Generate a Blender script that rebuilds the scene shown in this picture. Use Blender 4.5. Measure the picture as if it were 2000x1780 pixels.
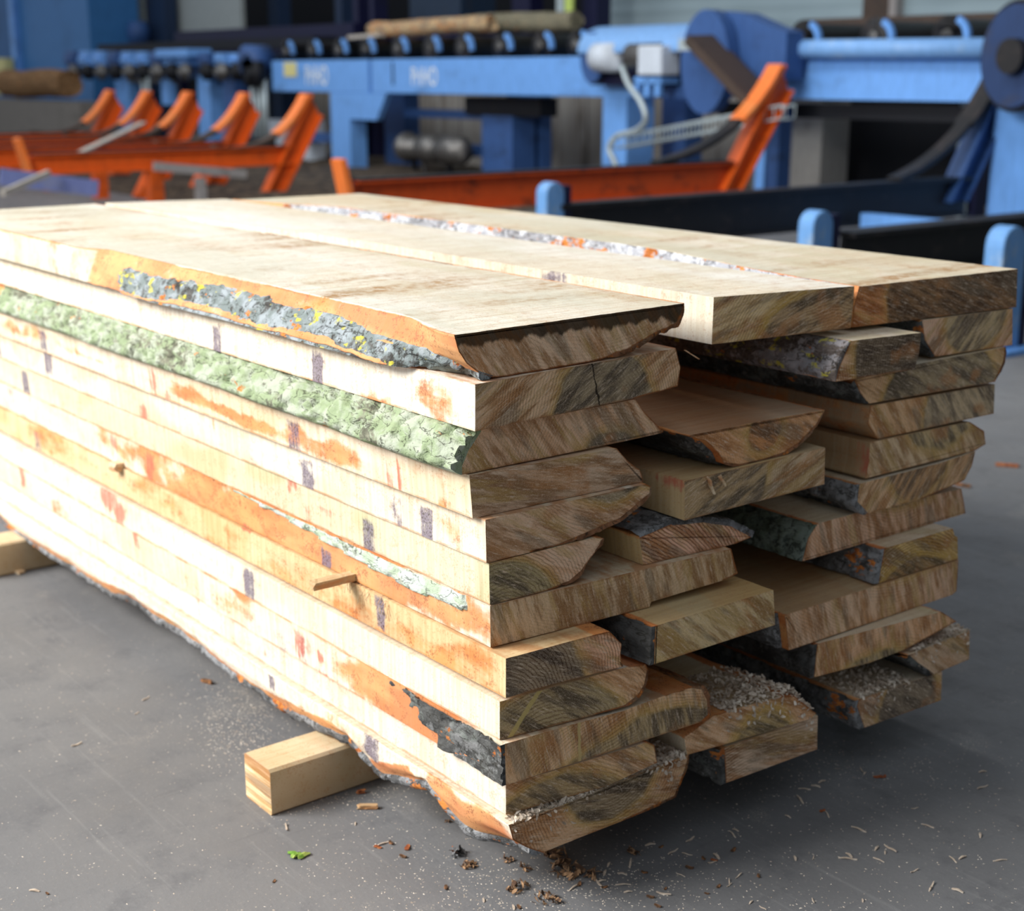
import bpy, math, random
import numpy as np
from mathutils import Vector, Matrix
for o in list(bpy.data.objects): bpy.data.objects.remove(o)
SC = bpy.context.scene
COL = SC.collection
# ------------------------------------------------------------------ camera
# axes of the stack: X along the boards (end faces look to +X), Y across, Z up
F = 2847.624
RX = np.array([0.617404340, -0.198852307, -0.761097656])
RY = np.array([0.786645969, 0.156070560, 0.597352575])
RZ = np.array([0.0, 0.967522475, -0.252785007])
RM = np.array([RX, RY, RZ])            # world = RM @ (right, up, forward)
CAM = np.array([1.92505164, -1.46255936, 1.5])
cd = bpy.data.cameras.new('camera'); cam = bpy.data.objects.new('camera', cd); COL.objects.link(cam)
cd.sensor_width = 36.0; cd.lens = F / 2000.0 * 36.0
m = Matrix.Identity(4)
for i in range(3):
    m[i][0] = RM[i][0]; m[i][1] = RM[i][1]; m[i][2] = -RM[i][2]; m[i][3] = CAM[i]
cam.matrix_world = m
cd.clip_start = 0.05; cd.clip_end = 300
cd.dof.use_dof = True; cd.dof.focus_distance = 2.45; cd.dof.aperture_fstop = 3.6
SC.camera = cam
# ------------------------------------------------------------------ light
w = bpy.data.worlds.new('world'); SC.world = w; w.use_nodes = True
wt = w.node_tree; bg = wt.nodes['Background']
# overcast sky: bright over the open side of the hall (towards -X -Y), dim where the hall closes it off
_g = wt.nodes.new('ShaderNodeTexCoord'); _d = wt.nodes.new('ShaderNodeVectorMath'); _d.operation = 'DOT_PRODUCT'
_v = Vector((-.30, -.62, .60)).normalized(); _d.inputs[1].default_value = _v
wt.links.new(_g.outputs['Generated'], _d.inputs[0])
_r = wt.nodes.new('ShaderNodeMapRange'); _r.interpolation_type = 'SMOOTHSTEP'; wt.links.new(_d.outputs['Value'], _r.inputs[0])
_r.inputs[1].default_value = -.35; _r.inputs[2].default_value = .95; _r.inputs[3].default_value = .06; _r.inputs[4].default_value = .64
wt.links.new(_r.outputs[0], bg.inputs[1]); bg.inputs[0].default_value = (0.84, 0.91, 1.0, 1)
def area(name, loc, aim, sx, sy, power, col):
    l = bpy.data.lights.new(name, 'AREA'); l.shape = 'RECTANGLE'; l.size = sx; l.size_y = sy; l.energy = power; l.color = col
    o = bpy.data.objects.new(name, l); COL.objects.link(o); o.location = loc
    o.rotation_euler = (Vector(aim) - Vector(loc)).to_track_quat('-Z', 'Y').to_euler(); return o
area('daylight_through_open_gate', (-4.3, -7.4, 6.4), (-.8, .3, .6), 5.5, 4.0, 2200, (1.0, .98, .95))
area('added_hall_fill', (-13.0, 4.5, 7.5), (-13.0, 11.0, 1.0), 18, 2.0, 620, (.95, .98, 1.0))  # unseen lamp, added to brighten the far part of the hall
SC.view_settings.view_transform = 'Standard'; SC.view_settings.look = 'None'
SC.view_settings.gamma = 1.0; SC.view_settings.use_curve_mapping = False
SC.view_settings.exposure = 0.0

# ------------------------------------------------------------------ pixel -> place helpers (reference frame 2000x1780)
def ray(px, py): return RM @ np.array([px - 1000.0, 890.0 - py, F])
def on(px, py, axis, val):
    r = ray(px, py); return CAM + r * ((val - CAM[axis]) / r[axis])
def ax(px, py, v=0.0): return on(px, py, 0, v)
def ay(px, py, v=0.0): return on(px, py, 1, v)
def az(px, py, v=0.0): return on(px, py, 2, v)

# ------------------------------------------------------------------ numpy value noise
def _h(i, j, k, seed):
    n = (i * 374761393 + j * 668265263 + k * 2147483647 % 1000003 * 1274126177 + seed * 974634777) & 0xffffffff
    n = ((n ^ (n >> 13)) * 1274126177) & 0xffffffff
    n = ((n ^ (n >> 16)) * 2246822519) & 0xffffffff
    return ((n ^ (n >> 15)) & 0xffffff) / float(0xffffff)
def vn(x, y, z, seed=0):
    x, y, z = np.broadcast_arrays(np.asarray(x, float), np.asarray(y, float), np.asarray(z, float))
    xi, yi, zi = np.floor(x).astype(np.int64), np.floor(y).astype(np.int64), np.floor(z).astype(np.int64)
    fx, fy, fz = x - xi, y - yi, z - zi
    fx, fy, fz = [f * f * (3 - 2 * f) for f in (fx, fy, fz)]
    r = 0
    for a in (0, 1):
        for b in (0, 1):
            for c in (0, 1):
                r = r + _h(xi + a, yi + b, zi + c, seed) * (fx if a else 1 - fx) * (fy if b else 1 - fy) * (fz if c else 1 - fz)
    return r
def fbm(x, y, z, seed=0, o=3):
    r = 0; a = 1; t = 0
    for k in range(o):
        r = r + a * vn(np.asarray(x) * 2 ** k, np.asarray(y) * 2 ** k, np.asarray(z) * 2 ** k, seed + k * 17); t += a; a *= .5
    return r / t
def sstep(a, b, x):
    t = np.clip((x - a) / (b - a), 0, 1); return t * t * (3 - 2 * t)

# ------------------------------------------------------------------ node helper
class NT:
    def __init__(s, name, rough=.8, metal=0.0, spec=.3):
        s.m = bpy.data.materials.new(name); s.m.use_nodes = True; s.t = s.m.node_tree
        s.b = s.t.nodes['Principled BSDF']; s.b.inputs['Roughness'].default_value = rough
        s.b.inputs['Metallic'].default_value = metal; s.b.inputs['Specular IOR Level'].default_value = spec
        s.tc = s.t.nodes.new('ShaderNodeTexCoord')
    def put(s, sock, v):
        if isinstance(v, bpy.types.NodeSocket): s.t.links.new(v, sock)
        elif v is not None: sock.default_value = v
    def obj(s): return s.tc.outputs['Object']
    def mapn(s, scale, vec=None, rot=(0, 0, 0), loc=(0, 0, 0)):
        n = s.t.nodes.new('ShaderNodeMapping'); s.put(n.inputs['Vector'], vec or s.obj())
        n.inputs['Scale'].default_value = scale; n.inputs['Rotation'].default_value = rot; n.inputs['Location'].default_value = loc
        return n.outputs[0]
    def noise(s, scale, vec=None, detail=3, rough=.55, dist=0.0, loc=(0, 0, 0), rot=(0, 0, 0)):
        if isinstance(scale, (tuple, list)): vec = s.mapn(scale, vec, rot, loc); scale = 1.0
        elif loc != (0, 0, 0): vec = s.mapn((1, 1, 1), vec, rot, loc)
        n = s.t.nodes.new('ShaderNodeTexNoise'); s.put(n.inputs['Vector'], vec or s.obj())
        n.inputs['Scale'].default_value = scale; n.inputs['Detail'].default_value = detail
        n.inputs['Roughness'].default_value = rough; n.inputs['Distortion'].default_value = dist
        return n.outputs['Fac']
    def voro(s, scale, vec=None, feature='DISTANCE_TO_EDGE'):
        if isinstance(scale, (tuple, list)): vec = s.mapn(scale, vec); scale = 1.0
        n = s.t.nodes.new('ShaderNodeTexVoronoi'); n.feature = feature; s.put(n.inputs['Vector'], vec or s.obj())
        n.inputs['Scale'].default_value = scale; return n.outputs['Distance']
    def math(s, op, a, b=None, c=None):
        n = s.t.nodes.new('ShaderNodeMath'); n.operation = op
        s.put(n.inputs[0], a)
        if b is not None: s.put(n.inputs[1], b)
        if c is not None: s.put(n.inputs[2], c)
        return n.outputs[0]
    def step(s, v, a, b, lo=0.0, hi=1.0):
        n = s.t.nodes.new('ShaderNodeMapRange'); n.interpolation_type = 'SMOOTHSTEP'
        s.put(n.inputs[0], v); n.inputs[1].default_value = a; n.inputs[2].default_value = b
        n.inputs[3].default_value = lo; n.inputs[4].default_value = hi; return n.outputs[0]
    def mix(s, f, a, b, mode='MIX'):
        n = s.t.nodes.new('ShaderNodeMix'); n.data_type = 'RGBA'; n.blend_type = mode
        s.put(n.inputs[0], f)
        s.put(n.inputs[6], a if not isinstance(a, tuple) else (*a, 1)); s.put(n.inputs[7], b if not isinstance(b, tuple) else (*b, 1))
        return n.outputs[2]
    def attr(s, name):
        n = s.t.nodes.new('ShaderNodeAttribute'); n.attribute_name = name
        p = s.t.nodes.new('ShaderNodeSeparateColor'); s.t.links.new(n.outputs['Color'], p.inputs[0]); return p.outputs
    def sep(s, v=None):
        n = s.t.nodes.new('ShaderNodeSeparateXYZ'); s.put(n.inputs[0], v or s.obj()); return n.outputs
    def bump(s, h, strength=.3, dist=.002):
        n = s.t.nodes.new('ShaderNodeBump'); s.put(n.inputs['Height'], h); n.inputs['Strength'].default_value = strength
        n.inputs['Distance'].default_value = dist; s.t.links.new(n.outputs[0], s.b.inputs['Normal'])
    def out(s, col): s.put(s.b.inputs['Base Color'], col if not isinstance(col, tuple) else (*col, 1)); return s.m

def sawn_mat(name, c1=(.72, .60, .42), c2=(.84, .77, .64), olive=(.56, .50, .29), ol=.5, seed=0.0, speck=.4, top=0.0, th=.08):
    """freshly sawn long faces; the 'stain' attribute carries orange (R), purple-grey sticker marks (G), red (B)"""
    n = NT(name, .75); L = (seed * 3.1, seed * 1.7, seed * 2.3)
    a = n.noise((1.1, 3.5, 7), detail=3, loc=L)
    b = n.noise((2.6, 4, 9), detail=2, loc=(L[1], L[0], 4))
    vert = n.noise((95, 3.0, 4.0), detail=3, rough=.65, loc=L)
    fine = n.noise(260, detail=2)
    med = n.noise((38, 38, 38), detail=4, rough=.7, loc=L)
    col = n.mix(n.step(a, .35, .68), c1, c2)
    blotch = n.step(n.noise((3.5, 6, 5), detail=1, loc=(L[2], 3, L[1])), .54, .60)
    col = n.mix(n.math('MULTIPLY', blotch, ol), col, olive)
    col = n.mix(n.math('MULTIPLY', n.step(vert, .35, .72), .42), col, n.mix(1.0, col, (.66, .52, .36), 'MULTIPLY'))
    # scattered brown bruises and saw smears
    br = n.math('MULTIPLY', n.step(n.noise((4.2, 9, 14), detail=2, loc=(9, L[0], 2)), .60, .74), speck)
    dots = n.step(n.math('ADD', n.math('MULTIPLY', fine, .5), n.math('MULTIPLY', med, .5)), .53, .60)
    col = n.mix(n.math('MULTIPLY', dots, .34), col, (.46, .20, .07))
    col = n.mix(n.math('MULTIPLY', br, n.math('ADD', n.math('MULTIPLY', dots, .7), .3)), col, (.42, .20, .08))
    if top > 0:
        tb = n.noise((9, 1.6, 1), detail=4, rough=.6, loc=L, rot=(0, 0, .25))
        area = n.step(n.noise((1.3, 2.2, 1), detail=2, loc=(L[2], 1, 0)), .42, .62)
        tf = n.math('MULTIPLY', n.math('MULTIPLY', n.step(tb, .44, .70), area), top)
        col = n.mix(n.math('MULTIPLY', tf, n.math('ADD', n.math('MULTIPLY', n.step(med, .40, .62), .7), .3)), col, (.40, .23, .10))
        line = n.noise((120, 1.2, 1), detail=2, loc=L, rot=(0, 0, .25))
        col = n.mix(n.math('MULTIPLY', n.step(line, .5, .72), .22), col, (.52, .42, .28))
        grit = n.math('MULTIPLY', n.step(n.noise(420, detail=1), .62, .70), .55)
        col = n.mix(grit, col, (.45, .36, .26))
        gy = n.step(n.noise((1.4, 3, 1), detail=2, loc=(L[0], 7, 3)), .45, .65)
        col = n.mix(n.math('MULTIPLY', gy, .5 * min(1, top)), col, (.56, .55, .44))
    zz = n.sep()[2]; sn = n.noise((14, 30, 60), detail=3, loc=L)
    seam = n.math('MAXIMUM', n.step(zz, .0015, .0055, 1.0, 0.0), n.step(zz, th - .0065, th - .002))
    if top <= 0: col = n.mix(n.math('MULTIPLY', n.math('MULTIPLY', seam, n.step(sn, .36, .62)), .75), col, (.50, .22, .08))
    st = n.attr('stain'); big = n.noise((9, 14, 22), detail=4, rough=.65, loc=(L[1], 2, L[0]))
    r = n.step(n.math('ADD', st[0], n.math('ADD', n.math('MULTIPLY', n.math('SUBTRACT', n.math('ADD', n.math('MULTIPLY', med, .6), n.math('MULTIPLY', vert, .4)), .5), .8), n.math('MULTIPLY', n.math('SUBTRACT', big, .5), 1.3))), .25, .75)
    oc = n.mix(n.step(n.noise((5, 10, 16), detail=3, loc=L), .36, .64), (.72, .32, .10), (.62, .18, .04))
    oc = n.mix(n.math('MULTIPLY', n.step(n.math('ADD', n.math('MULTIPLY', fine, .45), n.math('MULTIPLY', med, .55)), .53, .60), .75), oc, (.30, .09, .03))
    col = n.mix(n.math('MULTIPLY', r, .88), col, oc)
    g = n.step(n.math('ADD', st[1], n.math('MULTIPLY', n.math('SUBTRACT', n.math('ADD', n.math('MULTIPLY', med, .55), n.math('MULTIPLY', vert, .45)), .5), 2.6)), .30, .90)
    col = n.mix(n.math('MULTIPLY', g, .88), col, n.mix(n.step(fine, .5, .62), (.20, .165, .22), (.035, .025, .035)))
    q = n.step(n.math('ADD', st[2], n.math('MULTIPLY', n.math('SUBTRACT', n.math('ADD', n.math('MULTIPLY', med, .4), n.math('MULTIPLY', vert, .6)), .5), 2.6)), .30, .95)
    col = n.mix(n.math('MULTIPLY', q, .8), col, n.mix(big, (.66, .16, .10), (.42, .10, .06)))
    n.bump(n.math('ADD', vert, n.math('MULTIPLY', fine, .5)), .25, .0015)
    return n.out(col)

def end_mat(name, pith=(.2, -.1), rad=.2, ang=1.0, ring=.5, sap=(.60, .44, .31), heart=(.19, .165, .125), seed=0.0, dark=0.0, ztop=.08, yell=.5, streaks=()):
    """cross-cut ends: growth rings round the pith, grey heart zone, saw scratches, orange rim from 'stain' R"""
    n = NT(name, .85, spec=.2); xyz = n.sep(); L = (seed, seed * 1.9, seed * .7)
    wob = n.noise((2, 7, 12), detail=3, loc=L)
    dy = n.math('SUBTRACT', xyz[1], pith[0]); dz = n.math('SUBTRACT', xyz[2], pith[1])
    d = n.math('SQRT', n.math('ADD', n.math('MULTIPLY', dy, dy), n.math('MULTIPLY', dz, dz)))
    d2 = n.math('ADD', d, n.math('MULTIPLY', n.math('SUBTRACT', wob, .5), .055))
    hm = n.step(d2, rad - .006, rad + .006, 1.0, 0.0)
    edge = n.math('MULTIPLY', n.step(d2, rad - .010, rad + .002), n.step(d2, rad + .002, rad + .026, 1.0, 0.0))
    rot = n.mapn((1, 1, 1), None, rot=(ang, 0, 0))
    pat = n.noise((3, 7, 42), vec=rot, detail=5, rough=.62, loc=L); cl = n.noise((2, 5, 22), vec=rot, detail=3, loc=(L[1], L[2], 1))
    st3 = n.noise((2, 4, 30), vec=rot, detail=4, rough=.6, loc=(L[2], L[0], 9))
    col = n.mix(n.step(pat, .40, .60), tuple(min(1, c * 1.40) for c in sap), (sap[0] * .70, sap[1] * .54, sap[2] * .38))
    col = n.mix(n.math('MULTIPLY', n.step(st3, .52, .62), .55), col, (.46, .31, .11))
    col = n.mix(n.math('MULTIPLY', n.step(st3, .38, .46, 1.0, 0.0), .45), col, (.50, .24, .09))
    hcol = n.mix(n.step(pat, .40, .60), tuple(c * .38 for c in heart), (heart[0] * 1.75, heart[1] * 1.65, heart[2] * 1.40))
    col = n.mix(n.math('MULTIPLY', hm, .94), col, hcol)
    col = n.mix(n.math('MULTIPLY', edge, yell), col, (.50, .33, .09))
    col = n.mix(n.math('MULTIPLY', n.step(cl, .56, .66), .55), col, (.17, .135, .095))
    col = n.mix(n.math('MULTIPLY', n.step(n.noise((2, 8, 9), detail=3, loc=(3, L[1], L[0])), .58, .68), .6), col, (.42, .19, .07))
    ph = n.math('MULTIPLY', n.math('ADD', d, n.math('MULTIPLY', wob, .03)), 2 * math.pi / .0068)
    rg = n.math('MULTIPLY', n.step(n.math('SINE', ph), .0, 1.0), n.step(n.noise((1, 9, 9), detail=1, loc=L), .30, .6))
    col = n.mix(n.math('MULTIPLY', rg, ring), col, n.mix(1.0, col, (.36, .24, .17), 'MULTIPLY'))
    sc = n.noise((1, 30, 260), vec=rot, detail=4, rough=.75)
    col = n.mix(n.math('MULTIPLY', n.step(sc, .28, .46, 1.0, 0.0), .70), col, n.mix(1.0, col, (.36, .27, .20), 'MULTIPLY'))
    col = n.mix(n.math('MULTIPLY', n.step(sc, .52, .68), .60), col, (.74, .62, .49))
    fz = n.noise(520, detail=2)
    col = n.mix(n.math('MULTIPLY', n.step(fz, .55, .68), .35), col, (.72, .60, .48))
    col = n.mix(n.math('MULTIPLY', n.step(fz, .30, .44, 1.0, 0.0), .35), col, (.10, .07, .05))
    rim = n.math('MAXIMUM', n.step(xyz[2], .0, .005, 1.0, 0.0), n.step(xyz[2], ztop - .006, ztop - .001))
    col = n.mix(n.math('MULTIPLY', n.math('MULTIPLY', rim, n.step(pat, .36, .6)), .6), col, (.30, .12, .04))
    col = n.mix(1.0, col, (1.34, 1.30, 1.25), 'MULTIPLY')
    for (sy, sl, sw, sc_, wb) in streaks:   # (y at the bottom, slant, half width, colour, wobble) of cracks and pale rays
        dl = n.math('ABSOLUTE', n.math('ADD', n.math('SUBTRACT', xyz[1], n.math('MULTIPLY_ADD', xyz[2], sl, sy)), n.math('MULTIPLY', n.math('SUBTRACT', n.noise((1, 30, 45), detail=3, loc=(L[0], 3, 3)), .5), wb)))
        col = n.mix(n.math('MULTIPLY', n.step(dl, sw * .7, sw * 1.2, 1.0, 0.0), .9), col, sc_)
    if dark > 0:
        dk = n.step(n.math('ADD', xyz[2], n.math('MULTIPLY', n.math('SUBTRACT', n.noise((1, 26, 8), detail=3, loc=L), .5), .05)), ztop - dark - .004, ztop - dark + .004)
        col = n.mix(n.math('MULTIPLY', dk, .9), col, n.mix(n.step(pat, .45, .6), (.030, .018, .008), (.10, .045, .016)))
    st = n.attr('stain')
    r = n.step(n.math('ADD', st[0], n.math('MULTIPLY', n.math('SUBTRACT', pat, .5), 1.2)), .35, .8)
    col = n.mix(n.math('MULTIPLY', r, .9), col, n.mix(n.step(fz, .45, .6), (.40, .13, .035), (.17, .06, .02)))
    n.bump(n.math('ADD', n.math('MULTIPLY', sc, 1.0), n.math('ADD', n.math('MULTIPLY', fz, .6), n.math('MULTIPLY', pat, 1.2))), .55, .003)
    return n.out(col)

def bark_mat(name, base=(.12, .11, .10), lich=(.45, .55, .42), lf=.7, yellow=0.0, orange=.3, seed=0.0, pale=(.42, .44, .45)):
    n = NT(name, .9, spec=.15); L = (seed, seed * 2.1, seed * 1.3)
    a = n.noise((14, 30, 30), detail=5, rough=.65, loc=L)
    b = n.noise((55, 55, 55), detail=4, rough=.7, loc=L)
    c = n.noise((7, 12, 12), detail=3, loc=(L[1], L[0], 5))
    col = n.mix(n.step(a, .35, .65), base, tuple(min(1, x * 2.4) for x in base))
    lm = n.step(n.math('ADD', n.math('MULTIPLY', c, .5), n.math('MULTIPLY', b, .5)), .60 - lf * .25, .66 - lf * .22)
    lc = n.mix(n.step(n.noise((22, 30, 30), detail=4, loc=(1, L[2], 2)), .42, .6), lich, pale)
    col = n.mix(n.math('MULTIPLY', lm, min(1, lf + .25)), col, lc)
    cr = n.step(n.math('ABSOLUTE', n.math('SUBTRACT', n.noise((16, 34, 34), detail=3, dist=.6, loc=(L[2], L[0], 6)), .5)), .0, .022, 1.0, 0.0)
    col = n.mix(n.math('MULTIPLY', cr, .75), col, (.03, .027, .02))
    if yellow > 0:
        y = n.math('MULTIPLY', n.step(n.noise((24, 40, 40), detail=2, loc=(8, L[0], 1)), .60, .66), n.step(b, .40, .55))
        col = n.mix(n.math('MULTIPLY', y, yellow), col, (.62, .55, .05))
    if orange > 0:
        o = n.step(n.noise((9, 16, 16), detail=4, rough=.7, loc=(L[2], 4, L[1])), .66 - orange * .22, .70 - orange * .22)
        col = n.mix(o, col, n.mix(n.step(b, .4, .6), (.66, .24, .06), (.36, .11, .03)))
    n.bump(n.math('ADD', a, n.math('MULTIPLY', b, .7)), .9, .006)
    return n.out(col)

def paint_mat(name, c, dirt=(.05, .04, .03), df=.35, rough=.5, seed=0.0, sc=(3, 3, 3), metal=0.0):
    n = NT(name, rough, metal)
    a = n.noise(tuple(sc), detail=5, rough=.65, loc=(seed, seed, seed))
    b = n.noise((22, 22, 4), detail=4, rough=.7, loc=(seed, 2, seed))
    col = n.mix(n.step(b, .3, .7), c, tuple(x * .82 for x in c))
    col = n.mix(n.math('MULTIPLY', n.step(a, .52, .70), df), col, dirt)
    n.bump(b, .15, .003)
    return n.out(col)

# ------------------------------------------------------------------ object helpers
def tag(o, label, cat, group=None, kind=None):
    o['label'] = label; o['category'] = cat
    if group: o['group'] = group
    if kind: o['kind'] = kind
    return o
def empty(name, loc, label=None, cat=None, group=None, rz=0.0):
    o = bpy.data.objects.new(name, None); COL.objects.link(o); o.location = loc; o.rotation_euler.z = rz
    if label: tag(o, label, cat, group)
    return o
def mesh_obj(name, verts, faces, mats, parent=None, loc=None, midx=None, smooth=False, stain=None):
    me = bpy.data.meshes.new(name)
    me.from_pydata([tuple(map(float, v)) for v in verts] if not isinstance(verts, np.ndarray) else verts.tolist(), [], faces)
    for mt in (mats if isinstance(mats, (list, tuple)) else [mats]): me.materials.append(mt)
    if midx is not None: me.polygons.foreach_set('material_index', np.asarray(midx, dtype=np.int32))
    if smooth is True: me.polygons.foreach_set('use_smooth', np.ones(len(faces), dtype=bool))
    elif isinstance(smooth, np.ndarray): me.polygons.foreach_set('use_smooth', smooth)
    if stain is not None:
        at = me.color_attributes.new('stain', 'FLOAT_COLOR', 'POINT')
        c = np.ones((len(verts), 4), dtype=np.float32); c[:, :3] = stain; at.data.foreach_set('color', c.ravel())
    me.update()
    o = bpy.data.objects.new(name, me); COL.objects.link(o)
    if parent is not None: o.parent = parent
    if loc is not None: o.location = loc
    return o
class MB:
    def __init__(s): s.v = []; s.f = []; s.sm = []
    def add(s, vs, fs, sm=False):
        k = len(s.v); s.v += [tuple(map(float, p)) for p in vs]; s.f += [tuple(i + k for i in f) for f in fs]; s.sm += [sm] * len(fs); return s
    def box(s, c, d, rz=0.0, M=None):
        x, y, z = d[0] / 2, d[1] / 2, d[2] / 2
        p = [(-x, -y, -z), (x, -y, -z), (x, y, -z), (-x, y, -z), (-x, -y, z), (x, -y, z), (x, y, z), (-x, y, z)]
        if M is not None: p = [tuple(M @ Vector(q)) for q in p]
        cr, sr = math.cos(rz), math.sin(rz)
        p = [(c[0] + q[0] * cr - q[1] * sr, c[1] + q[0] * sr + q[1] * cr, c[2] + q[2]) for q in p]
        return s.add(p, [(0, 3, 2, 1), (4, 5, 6, 7), (0, 1, 5, 4), (1, 2, 6, 5), (2, 3, 7, 6), (3, 0, 4, 7)])
    def bb(s, a, b): return s.box([(a[i] + b[i]) / 2 for i in range(3)], [abs(b[i] - a[i]) for i in range(3)])
    def prism(s, prof, a, b, up=(0, 0, 1)):
        """extrude a closed 2-D profile (side, up) from point a to point b"""
        a, b = Vector(a), Vector(b); d = (b - a).normalized(); u = Vector(up); u = (u - d * u.dot(d)).normalized(); r = d.cross(u)
        n = len(prof); vs = [a + r * p[0] + u * p[1] for p in prof] + [b + r * p[0] + u * p[1] for p in prof]
        fs = [(i, (i + 1) % n, n + (i + 1) % n, n + i) for i in range(n)] + [tuple(range(n))[::-1], tuple(range(n, 2 * n))]
        return s.add(vs, fs)
    def ibeam(s, a, b, w, h, t=.02, up=(0, 0, 1)):
        W, H_ = w / 2, h / 2
        return s.prism([(-W, -H_), (W, -H_), (W, -H_ + t), (t / 2, -H_ + t), (t / 2, H_ - t), (W, H_ - t), (W, H_), (-W, H_), (-W, H_ - t), (-t / 2, H_ - t), (-t / 2, -H_ + t), (-W, -H_ + t)], a, b, up)
    def bar(s, a, b, w, h, up=(0, 0, 1)):
        return s.prism([(-w / 2, -h / 2), (w / 2, -h / 2), (w / 2, h / 2), (-w / 2, h / 2)], a, b, up)
    def tube(s, pts, r, n=10, cap=True):
        pts = [Vector(p) for p in pts]; k0 = len(s.v); rs = r if isinstance(r, (list, tuple)) else [r] * len(pts); ref = None
        for i, p in enumerate(pts):
            d = (pts[min(i + 1, len(pts) - 1)] - pts[max(i - 1, 0)]).normalized()
            if ref is None or abs(ref.dot(d)) > .95: ref = Vector((0, 0, 1)) if abs(d.z) < .9 else Vector((1, 0, 0))
            u = (ref - d * ref.dot(d)).normalized(); v = d.cross(u); ref = u
            s.v += [tuple(p + (u * math.cos(t) + v * math.sin(t)) * rs[i]) for t in [2 * math.pi * j / n for j in range(n)]]
        for i in range(len(pts) - 1):
            for j in range(n):
                a = k0 + i * n + j; b = k0 + i * n + (j + 1) % n; s.f.append((a, b, b + n, a + n)); s.sm.append(True)
        if cap:
            s.f.append(tuple(range(k0, k0 + n))[::-1]); s.sm.append(False)
            e = k0 + (len(pts) - 1) * n; s.f.append(tuple(range(e, e + n))); s.sm.append(False)
        return s
    def lathe(s, prof, a, axis, n=24):
        """prof: (distance along axis, radius)"""
        return s.tube([Vector(a) + Vector(axis).normalized() * p[0] for p in prof], [max(p[1], .0005) for p in prof], n)
    def build(s, name, mat, parent=None, origin=None, bevel=0.0):
        o0 = Vector(origin) if origin is not None else Vector((0, 0, 0))
        vs = [tuple(Vector(v) - o0) for v in s.v]
        me = bpy.data.meshes.new(name); me.from_pydata(vs, [], s.f); me.materials.append(mat)
        me.polygons.foreach_set('use_smooth', s.sm); me.update()
        o = bpy.data.objects.new(name, me); COL.objects.link(o)
        if parent is not None:
            o.parent = parent
            if origin is None and parent.type == 'EMPTY':
                off = parent.location
                me.transform(Matrix.Translation(-off))
        else: o.location = o0
        if bevel: 
            b = o.modifiers.new('b', 'BEVEL'); b.width = bevel; b.segments = 2; b.limit_method = 'ANGLE'
        return o
# ------------------------------------------------------------------ the boards
BOARD_LEN = 2.78
ZL = {1: (1.0, 1.085), 2: (.918, 1.0), 3: (.838, .918), 4: (.758, .838), 5: (.678, .758), 6: (.598, .678), 7: (.518, .598), 8: (.440, .518),
      9: (.352, .440), 10: (.270, .352), 11: (.195, .270), 12: (.105, .195)}
ZR = {1: (.985, 1.074), 2: (.897, .985), 3: (.818, .897), 4: (.737, .818), 5: (.657, .737), 6: (.577, .657), 7: (.500, .577), 8: (.420, .500),
      9: (.335, .420), 10: (.255, .335), 11: (.180, .255), 12: (.105, .180)}
class Board: pass
def stains_eval(ents, x, z):
    c = np.zeros((len(x), 3))
    for ch, xc, zc, hx, hz, s in ents:
        wv = fbm(x * 13, z * 26, xc, 5, 3) - .5; wu = fbm(x * 13, z * 26, xc + 7, 8, 3) - .5
        if ch == 1: q = np.maximum(np.abs(x - xc) / hx, np.abs(z - zc) / hz) + wv * .3; k = 1 - sstep(.75, 1.2, q)
        else:
            q = np.hypot((x - xc + wu * .05 * (ch == 0) + wu * .018) / (hx * 1.2), (z - zc + wv * .03) / (hz * 1.25)) + wv * .9; k = 1 - sstep(.45, 1.35, q)
        c[:, ch] = np.maximum(c[:, ch], s * k)
    return c
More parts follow.
